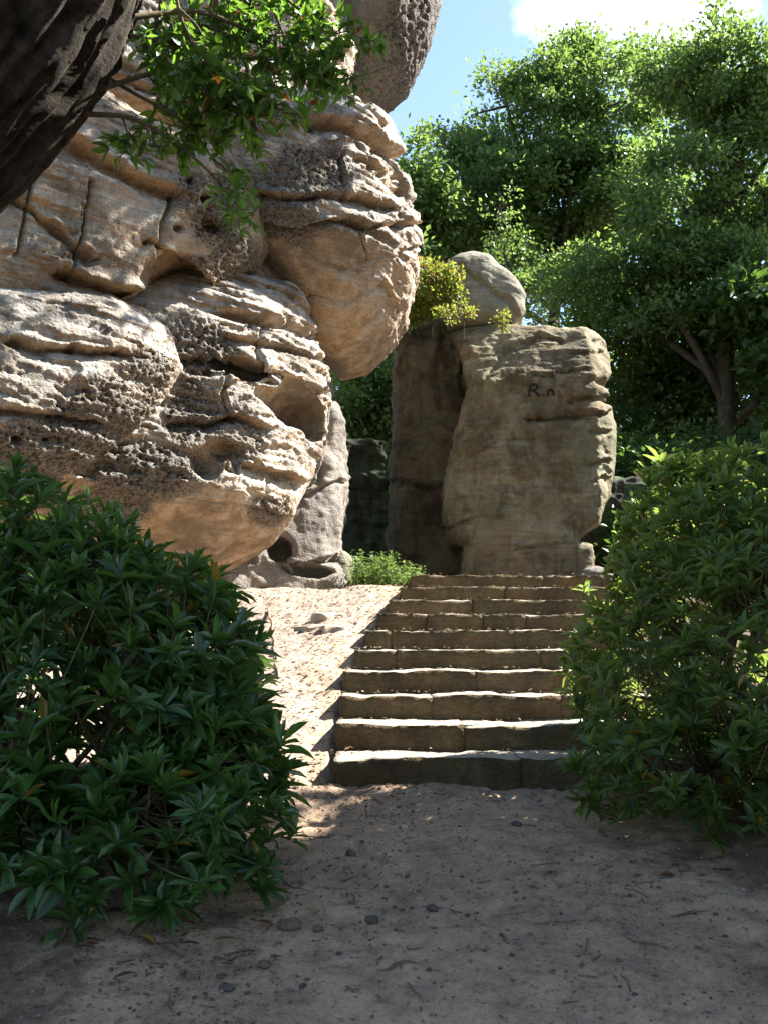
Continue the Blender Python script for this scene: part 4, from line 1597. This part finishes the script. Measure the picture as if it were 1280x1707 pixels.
# plants on top of the tall rock
sh = at(722, 546, 15.8)
tree('shrub', 'yellow and orange leaved shrub growing on the tall rock beside the boulder', tuple(sh),
     [(0, 0, -0.15), (-0.02, 0, 0.25), (0.02, 0, 0.6)], 0.022,
     px_lobes(sh, [(720, 468, 15.8, 40, 38, 0.3), (692, 495, 15.8, 34, 36, 0.3), (672, 525, 15.9, 22, 28, 0.25), (742, 528, 15.6, 18, 13, 0.2), (700, 520, 15.9, 26, 22, 0.25)]),
     190, 24, (0.05, 0.085), M['yellow'], 71, 'plants on the rock tops', limbs=30, cl_r=0.13, cat='shrub', tpl=DIAM, trunk_name='stem', r1=0.008)
for i, (px, py, Y, top, rx, lab) in enumerate((
        (772, 556, 15.4, 505, 10, 'little yellow-green sprig in front of the perched boulder'),
        (836, 546, 15.2, 522, 12, 'little green sprig on the pale rock top right of the perched boulder'))):
    s0 = at(px, py, Y)
    tree('seedling', lab, tuple(s0), [(0, 0, -0.1), (0.01, 0, 0.2), (0, 0, 0.36 if i == 0 else 0.2)], 0.008,
         px_lobes(s0, [(px, top + 6, Y, rx, 9, 0.1), (px + 8, top + 18, Y, rx, 8, 0.1)]),
         12, 14, (0.04, 0.07), M['yellow'], 80 + i, 'plants on the rock tops', limbs=6, cl_r=0.07, cat='seedling', trunk_name='stem', r1=0.004)
s0 = at(846, 520, 19.0)
s0[2] -= 1.4
tree('sapling', 'slender yellow-green sapling rising behind the perched boulder', tuple(s0),
     [(0, 0, -0.2), (0.0, 0, 1.5), (-0.05, 0, 2.6), (-0.12, 0, 3.6)], 0.035,
     px_lobes(s0, [(838, 345, 19, 30, 28, 0.35), (850, 395, 19, 40, 28, 0.4), (840, 440, 19, 40, 25, 0.4), (858, 470, 19, 30, 20, 0.3)]),
     36, 22, (0.06, 0.10), M['oak'], 84, 'plants on the rock tops', limbs=26, cl_r=0.2, cat='sapling', r1=0.008)

# ---- leaning tree, top left
LT = (-5.6, 4.9, 0.0)
lt = thing('leaning_tree', 'large dark leaning tree trunk with leafy twigs across the top left corner', 'tree', LT)
tp = smooth_path([(-5.6, 4.9, -0.5), (-4.3, 4.9, 1.65), (-2.88, 4.85, 2.98), (-2.06, 4.8, 3.85), (-1.66, 4.8, 4.75), (-1.2, 5.0, 6.8), (-0.3, 5.8, 9.2)], 220)
V, F = tube(tp, np.interp(np.linspace(0, 1, 220), [0, 0.3, 0.6, 1], [0.66, 0.54, 0.52, 0.28]), 180)
# bark relief: long interlocking ridges along the stem
N = vnormals(V, F)
ki = np.repeat(np.arange(220), 180)
ang = np.tile(np.arange(180), 220) / 180 * 2 * math.pi
along = ki * 0.053
Q = np.stack([np.cos(ang) * 4.2, np.sin(ang) * 4.2, along * 0.9], 1)
Q = Q + 0.45 * np.stack([fbm(Q * 0.6, 3, 91), fbm(Q * 0.6, 3, 92), fbm(Q * 0.6, 3, 93)], 1)
r1_ = 1 - 2 * np.abs(noise(Q * np.array((1.9, 1.9, 0.42)), 94))
r2_ = 1 - 2 * np.abs(noise(Q * np.array((4.6, 4.6, 1.0)), 96))
w1 = worley(Q * np.array((2.6, 2.6, 0.8)), 95)
V = V + N * (0.034 * r1_ + 0.020 * r2_ + 0.03 * sstep(0.8, 0.2, w1) + 0.018 * fbm(Q * 4.0, 3, 97) + 0.04 * noise(Q * 0.2, 98))[:, None]
part(lt, 'trunk', V, F, M['bark'])

rng = np.random.default_rng(77)
mb = MB()
LP, LA, LU, LL, LW, LVv = [], [], [], [], [], []


BRANCHES = []


def twig(path, r, n_side, side_len, leaf_n, lsz, up_bias=0.0, depth=0):
    global mb
    if depth == 0:
        mb = MB()
        BRANCHES.append(mb)
    P = smooth_path(path, 14)
    V_, F_ = tube(P, np.linspace(r, max(0.0018, r * 0.3), 14), 5)
    mb.add(V_, F_)
    T = unit(np.gradient(P, axis=0))
    for i in range(n_side):
        k = rng.integers(3, 14)
        d = unit(T[k] * 0.6 + rng.normal(size=3) * np.array((0.7, 0.7, 0.55)) + np.array((0, 0, -0.12)))
        L_ = side_len * rng.uniform(0.5, 1.2)
        q = P[k]
        sub = [q, q + d * L_ * 0.5 + rng.normal(size=3) * 0.03, q + d * L_ + np.array((0, 0, -0.08 * L_))]
        if depth < 1:
            twig(sub, r * 0.45, 4, side_len * 0.45, leaf_n, lsz, up_bias, depth + 1)
        else:
            Pq = smooth_path(sub, 6)
            V2, F2 = tube(Pq, np.linspace(r * 0.5, 0.0012, 6), 4)
            mb.add(V2, F2)
            for j in range(leaf_n):
                kk = rng.integers(1, 6)
                dv = unit(unit(Pq[-1] - Pq[0]) * 0.6 + rng.normal(size=3) * 0.7)
                LP.append(Pq[kk]); LA.append(dv)
                LU.append(unit(np.array((0, 0, 0.8)) + rng.normal(size=3) * 0.6))
                s = rng.uniform(*lsz)
                LL.append(s); LW.append(s * rng.uniform(0.38, 0.52))
                LVv.append(min(0.94, rng.random()) if rng.random() > 0.02 else 1.0)


def pxp(*pts):
    return [at(*p) for p in pts]


LS = (0.06, 0.105)
twig(pxp((140, 190, 5.0), (230, 200, 5.1), (320, 260, 5.2), (372, 310, 5.3)), 0.016, 7, 0.26, 6, LS)
twig(pxp((165, 150, 5.0), (280, 120, 5.2), (380, 150, 5.3), (450, 170, 5.4)), 0.016, 9, 0.30, 6, LS)
twig(pxp((215, 30, 5.0), (330, 20, 5.2), (430, 60, 5.4), (500, 110, 5.5)), 0.018, 9, 0.30, 6, LS)
twig(pxp((250, -60, 5.0), (360, -30, 5.3), (440, 0, 5.5), (500, 10, 5.7)), 0.018, 9, 0.28, 6, LS)
twig(pxp((300, -120, 5.2), (370, 20, 5.4), (410, 110, 5.5), (425, 190, 5.5)), 0.014, 9, 0.28, 6, LS)
twig(pxp((180, 130, 5.1), (250, 170, 5.2), (310, 200, 5.2), (365, 280, 5.3)), 0.012, 7, 0.26, 6, LS)
twig(pxp((215, 60, 5.0), (290, 70, 5.2), (380, 95, 5.4), (460, 100, 5.5)), 0.014, 9, 0.28, 6, LS)
twig(pxp((400, -120, 5.4), (440, -20, 5.5), (470, 50, 5.6), (490, 100, 5.6)), 0.012, 8, 0.26, 6, LS)
twig(pxp((300, -90, 5.2), (270, 0, 5.2), (260, 60, 5.2), (290, 120, 5.2)), 0.012, 9, 0.26, 6, LS)
twig(pxp((280, -100, 5.0), (300, 20, 5.0), (330, 90, 5.1), (360, 120, 5.1)), 0.012, 8, 0.28, 6, LS)
twig(pxp((420, -60, 5.3), (480, 0, 5.4), (530, 40, 5.5), (560, 80, 5.5)), 0.012, 9, 0.22, 6, LS)
twig(pxp((330, 40, 5.3), (420, 70, 5.4), (500, 90, 5.5), (550, 130, 5.5)), 0.012, 9, 0.22, 6, LS)
twig(pxp((260, 90, 5.1), (330, 150, 5.2), (400, 180, 5.3), (470, 200, 5.4)), 0.012, 9, 0.24, 6, LS)
twig(pxp((500, 110, 5.5), (560, 132, 5.5), (610, 125, 5.5), (655, 108, 5.5)), 0.006, 3, 0.10, 5, (0.04, 0.06))
# crown higher up over the bank (out of the picture, shades the left of the outcrop)
for q in range(28):
    tgt = at(rng.uniform(-60, 190), rng.uniform(190, 600), 9.6)
    e = tgt + np.array(SUN) * (rng.uniform(10.1, 10.9) - tgt[2]) / SUN.z
    s = np.array((-0.4, 5.8, 8.8))
    twig([s, (s + e) / 2 + np.array((0, 0, 0.5)), e, e + (e - s) * 0.12], 0.03, 7, 0.60, 5, (0.12, 0.19))
for mb in BRANCHES:
    V, F = mb.get()
    part(lt, 'branch', V, F, M['twig'])
f = lambda z: np.array(z, dtype=np.float64)
leaf_set(lt, OVAL, f(LP), unit(f(LA)), unit(f(LU)), f(LL), f(LW), f(LVv), M['bright'], bin_px=8)

# ---- trees beside and behind the path, outside the picture, that shade the foreground
b5 = (9.0, 2.15, -0.4)
shade = tree('beech_tree', 'tree standing to the right of the path that shades the foreground', b5,
             [(0, 0, -0.4), (0.1, 0, 4), (-0.2, 0, 8.5)], 0.35,
             [(0, 0.3, 7.6, 3.9, 4.0, 3.3), (-0.6, 5.1, 10.7, 2.7, 2.3, 1.2), (-0.3, 2.6, 6.6, 3.2, 2.2, 2.2), (-0.5, 3.4, 5.6, 2.4, 2.2, 1.9), (-1.2, 0.8, 5.2, 2.4, 2.4, 1.8), (-0.5, 3.7, 8.9, 2.7, 2.2, 1.9), (0.5, -1.5, 8.2, 3.0, 3.0, 2.6), (-1.5, -1.5, 5.6, 2.8, 3.2, 2.0)],
             1700, 36, (0.30, 0.48), M['oak_dark'], 41, 'trees shading the path', limbs=30, cl_r=0.7, gap=-0.2)


def copy_tree(o, loc, rz, sc, label):
    c = o.copy()
    COL.objects.link(c)
    c.location, c.rotation_euler, c.scale = loc, (0, 0, rz), (sc, sc, sc)
    c['label'] = label
    for ch in o.children:
        d = ch.copy()
        COL.objects.link(d)
        d.parent = c
        for g in ch.children:
            k_ = g.copy()
            COL.objects.link(k_)
            k_.parent = d
    return c


copy_tree(shade, (8.0, -3.2, -0.3), 2.0, 1.15, 'tree standing right of and behind the viewpoint')
copy_tree(shade, (11.5, 20.5, 1.8), 1.0, 0.62, 'tree standing outside the right edge behind the rhododendron')

# ---- weeds at the foot of the wall
rng = np.random.default_rng(90)
mb = MB()
pos, ax_, up_, ln_, wd_ = [], [], [], [], []
for i in range(260):
    px = rng.uniform(588, 705)
    Y = rng.uniform(12.9, 13.9)
    p = at(px, 980, Y)
    p[2] = gz(p[0], Y) - 0.02
    hgt = rng.uniform(0.12, 0.42) * (1.2 if px < 660 else 0.85)
    tipv = p + np.array((rng.normal() * 0.06, rng.normal() * 0.06, hgt))
    V_, F_ = tube(smooth_path([p, (p + tipv) / 2 + rng.normal(size=3) * 0.02, tipv], 4), [0.003, 0.003, 0.002, 0.001], 3)
    mb.add(V_, F_)
    for j in range(14):
        t_ = rng.uniform(0.25, 1)
        pos.append(p + (tipv - p) * t_)
        ax_.append(unit(np.array((rng.normal(), rng.normal(), 0.35))))
        up_.append(unit(np.array((0, 0, 1)) + rng.normal(size=3) * 0.4))
        ln_.append(rng.uniform(0.03, 0.07))
        wd_.append(ln_[-1] * 0.5)
V_, F_ = leaves_mesh(DIAM, f(pos), f(ax_), f(up_), f(ln_), f(wd_))
mb.add(V_, F_)
V_, F_ = mb.get()
o = part(None, 'weeds', V_, F_, M['weed'], attrs={'lv': rng.random(len(V_)) * 0.9}, kind='stuff')
tag(o, 'patch of bright green weeds left of the top step', 'weeds')

# ------------------------------------------------------------------ small things on the ground
rng = np.random.default_rng(123)


def pebble(name, x, y, r, mat, seed, flat=0.6):
    u = np.linspace(0, math.pi, 8)
    v = np.linspace(0, 2 * math.pi, 11)[:-1]
    U, W = np.meshgrid(u, v, indexing='ij')
    D = np.stack([np.sin(U) * np.cos(W), np.sin(U) * np.sin(W), np.cos(U)], -1).reshape(-1, 3)
    D = D * (1 + 0.35 * fbm(D * 1.6 + seed * 3.1, 3, seed))[:, None]
    ca, sa = math.cos(seed), math.sin(seed)
    D = D * np.array((1.25, 0.85, flat))
    D = np.stack([D[:, 0] * ca - D[:, 1] * sa, D[:, 0] * sa + D[:, 1] * ca, D[:, 2]], 1)
    i = np.arange(7)[:, None] * 10
    j = np.arange(10)[None]
    F = np.stack([i + j, i + 10 + j, i + 10 + (j + 1) % 10, i + (j + 1) % 10], -1).reshape(-1, 4)
    z = gz(x, y)
    c = np.array((x, y, z + r * flat * 0.55))
    return solo(name, c + D * r, F, mat, (x, y, z))


def on_ground(px, py):
    """ground point under a pixel"""
    o_ = np.array((0, 0, EYE))
    d = at(px, py, 1.0) - o_
    t = np.linspace(2.0, 16, 800)
    P = o_ + d[None] * t[:, None]
    h = ground_h(P[:, 0], P[:, 1], False)
    k = int(np.argmax(P[:, 2] < h))
    return P[k, 0], P[k, 1]


for i, (px, py, r, mat, lab) in enumerate((
        (720, 1526, 0.030, 'pebble', 'dark rounded pebble alone in the middle of the path'),
        (483, 1550, 0.048, 'clod', 'reddish brown bark chunk on the path beside the left bush'),
        (620, 1545, 0.032, 'pebble', 'dark flat pebble left of centre on the path'),
        (585, 1428, 0.034, 'clod', 'reddish brown clod on the path below the pale bank'),
        (377, 1655, 0.028, 'pebble', 'dark egg-shaped pebble near the bottom left of the path'),
        (530, 1555, 0.024, 'clod', 'rounded brown pebble between the bark chunk and the flat pebble'),
        (440, 1620, 0.030, 'clod', 'flattish brown clod at the lower left of the path'),
        (860, 1378, 0.026, 'pebble', 'dark stone on the path below the right half of the lowest step'),
        (1140, 1460, 0.034, 'clod', 'brown clod under the low edge of the right bush'))):
    x, y = on_ground(px, py)
    o = pebble('stone', x, y, r, M[mat], 200 + i)
    tag(o, lab, 'stone')
for i in range(48):
    px, py = rng.uniform(180, 1250), rng.uniform(1400, 1700)
    x, y = on_ground(px, py)
    o = pebble('pebble', x, y, rng.uniform(0.007, 0.015), M['pebble'] if rng.random() < 0.7 else M['clod'], 300 + i)
    tag(o, 'tiny dark pebble scattered on the shaded path', 'pebble', 'tiny pebbles on the path')
for i, (px, py, r, fl, lab) in enumerate((
        (520, 1045, 0.15, 0.30, 'flat pale stone on the bank, left of two beside the upper steps'),
        (556, 1050, 0.10, 0.35, 'flat pale stone on the bank, right of two beside the upper steps'),
        (545, 1030, 0.11, 0.22, 'thin pale slab lying behind the two flat stones on the bank'))):
    x, y = on_ground(px, py)
    z = gz(x, y)
    V_, F_ = stone_block(x - r, x + r, y - r * 1.3, y + r * 1.3, z - 0.09, z + 0.025 + 0.012 * i, 420 + i, 0.012)
    c0 = np.array((x, y, 0))
    an = 0.5 + i
    R_ = np.array(((math.cos(an), -math.sin(an), 0), (math.sin(an), math.cos(an), 0), (0, 0, 1)))
    V_ = (V_ - c0) @ R_.T + c0 + 0.09 * np.stack([fbm(V_ * 7, 2, 3 + i), fbm(V_ * 7, 2, 8 + i), 0.3 * fbm(V_ * 7, 2, 9)], 1)
    tag(solo('flat_stone', V_, F_, M['slab'], (x, y, z)), lab, 'stone')

# sticks and roots
for pts, r, lab in (
        ([(447, 1022), (456, 1060), (460, 1100), (466, 1135)], 0.015, 'curved brown stick lying up the bank beside the left bush'),
        ([(468, 1190), (445, 1215), (432, 1245), (430, 1262)], 0.017, 'bent root on the bank near the bottom of the left bush')):
    P = []
    for px, py in pts:
        x, y = on_ground(px, py)
        P.append((x, y, gz(x, y) + r * 0.8))
    V_, F_ = tube(smooth_path(P, 20), np.linspace(r, r * 0.6, 20), 8)
    V_ = V_ + 0.02 * np.stack([noise(V_ * 5, 4), noise(V_ * 5, 5), 0 * noise(V_ * 5, 6)], 1) + 0.006 * np.stack([noise(V_ * 20, 1), noise(V_ * 20, 2), noise(V_ * 20, 3)], 1)
    tag(solo('stick', V_, F_, M['stick'], P[0]), lab, 'stick')
for i in range(46):
    px, py = rng.uniform(130, 1200), rng.uniform(1345, 1690)
    x, y = on_ground(px, py)
    a = rng.uniform(0, 6.28)
    L_ = rng.uniform(0.05, 0.16)
    P = [(x + math.cos(a) * L_ * s + rng.normal() * 0.006, y + math.sin(a) * L_ * s + rng.normal() * 0.006) for s in (-0.5, -0.1, 0.2, 0.5)]
    P = [(u, v, gz(u, v) + 0.005) for u, v in P]
    V_, F_ = tube(smooth_path(P, 8), np.linspace(0.0045, 0.002, 8), 5)
    tag(solo('twig', V_, F_, M['twig'], P[0]), 'thin broken twig lying on the shaded path', 'twig', 'twigs on the path')


def fallen(px, py, L_, mat, lab, group=None, tpl=LANCE):
    x, y = on_ground(px, py)
    a = rng.uniform(0, 6.28)
    p = np.array([(x, y, gz(x, y) + 0.012)])
    V_, F_ = leaves_mesh(tpl, p, np.array([(math.cos(a), math.sin(a), rng.uniform(-0.1, 0.35))]),
                         np.array([(rng.normal() * 0.3, rng.normal() * 0.3, 1)]), np.array([L_]), np.array([L_ * 0.34]))
    o = solo('fallen_leaf', V_, F_, mat, p[0], attrs={'lv': np.full(len(V_), rng.uniform(0.1, 0.9))})
    tag(o, lab, 'leaf', group)


fallen(525, 1525, 0.085, M['fallen_gold'], 'pale yellow-green leaf lying alone on the path right of the left bush')
fallen(228, 1568, 0.11, M['fallen_gold'], 'golden dead leaf below the left bush, brightest of the fallen leaves')
fallen(1143, 1458, 0.10, M['fallen_brown'], 'reddish dead leaf on dark soil under the right bush')
for i in range(30):
    fallen(rng.uniform(60, 470), rng.uniform(1500, 1640), rng.uniform(0.06, 0.12), M['dry'] if rng.random() < 0.6 else M['fallen_brown'],
           'curled dry brown leaf in the litter under the left bush', 'dry leaves under the left bush')
for i in range(14):
    fallen(rng.uniform(960, 1250), rng.uniform(1340, 1480), rng.uniform(0.06, 0.11), M['dry'] if rng.random() < 0.4 else M['fallen_brown'],
           'curled dry brown leaf on dark soil below the right bush', 'dry leaves under the right bush')

# grit: little stones, far too many to count
ico = np.array([(0, 0, 1), (0.9, 0, 0), (0, 0.8, 0), (-0.9, 0.1, 0), (0, -0.9, 0), (0.1, 0, -0.8)], float)
icf = np.array([(0, 1, 2), (0, 2, 3), (0, 3, 4), (0, 4, 1), (5, 2, 1), (5, 3, 2), (5, 4, 3), (5, 1, 4)])
m = 5200
X = rng.uniform(-1.9, 2.6, m)
Y = 2.9 + (Y0 - 2.95) * rng.random(m) ** 1.1
k = fbm(np.stack([X, Y, X * 0], 1) * 1.3, 3, 77) > rng.uniform(-0.5, 0.25, m)
X, Y = X[k], Y[k]
m = len(X)
R_ = 0.004 + 0.011 * rng.random(m) ** 3
a = rng.uniform(0, 6.28, m)
T_ = ico[None] * (1 + 0.35 * rng.normal(size=(m, 6, 1))) * R_[:, None, None] * np.array((1.2, 0.9, 0.65))
ca, sa = np.cos(a)[:, None], np.sin(a)[:, None]
Vg = np.stack([T_[..., 0] * ca - T_[..., 1] * sa, T_[..., 0] * sa + T_[..., 1] * ca, T_[..., 2]], -1)
Vg += np.stack([X, Y, ground_h(X, Y) + R_ * 0.25], 1)[:, None, :]
o = part(None, 'gravel', Vg.reshape(-1, 3), (icf[None] + (np.arange(m) * 6)[:, None, None]).reshape(-1, 3), M['grit'],
         attrs={'lv': np.repeat(rng.random(m), 6)}, kind='stuff')
tag(o, 'small dark grit scattered over the shaded path', 'gravel')

# crumbled litter: far too many bits to count
n = 6500
X = np.concatenate([rng.uniform(-1.7, 0.4, n), rng.uniform(-2.2, 2.8, 7500), rng.uniform(-2.3, -0.4, 2200)])
Y = np.concatenate([rng.uniform(6.3, 13.6, n), rng.uniform(2.9, 7.2, 7500), rng.uniform(3.9, 5.4, 2200)])
xl = np.interp(Y, STEP_Y, STEP_XL)
ok = (X < xl - 0.02) | (Y < Y0 - 0.05)
X, Y = X[ok], Y[ok]
kk = rng.integers(0, 10, 420)
tx = rng.uniform(0, 1, 420) ** 1.5
TX = np.array(STEP_XL)[kk] + tx * (np.array(STEP_XR)[kk] - np.array(STEP_XL)[kk])
TY = np.array(STEP_Y)[kk] + rng.uniform(0.03, 0.55, 420)
Z = np.concatenate([ground_h(X, Y) + 0.006, RISE * (kk + 1) + 0.016])
X, Y = np.concatenate([X, TX]), np.concatenate([Y, TY])
m = len(X)
P = np.stack([X, Y, Z], 1)
a = rng.uniform(0, 6.28, m)
A = unit(np.stack([np.cos(a), np.sin(a), rng.normal(size=m) * 0.25], 1))
U = unit(np.stack([rng.normal(size=m) * 0.35, rng.normal(size=m) * 0.35, np.ones(m)], 1))
Ls = np.where(Y > 6.6, rng.uniform(0.015, 0.055, m), rng.uniform(0.008, 0.032, m))
V_, F_ = leaves_mesh(DIAM, P, A, U, Ls, Ls * rng.uniform(0.25, 0.6, m))
o = part(None, 'leaf_litter', V_, F_, M['dry'], smooth=False,
         attrs={'lv': np.repeat(np.where(Y > 6.6, rng.uniform(0.2, 0.93, m), rng.uniform(0, 0.45, m)), 4)}, kind='stuff')
tag(o, 'crumbled dry leaf litter strewn over the bank and path', 'leaf litter')
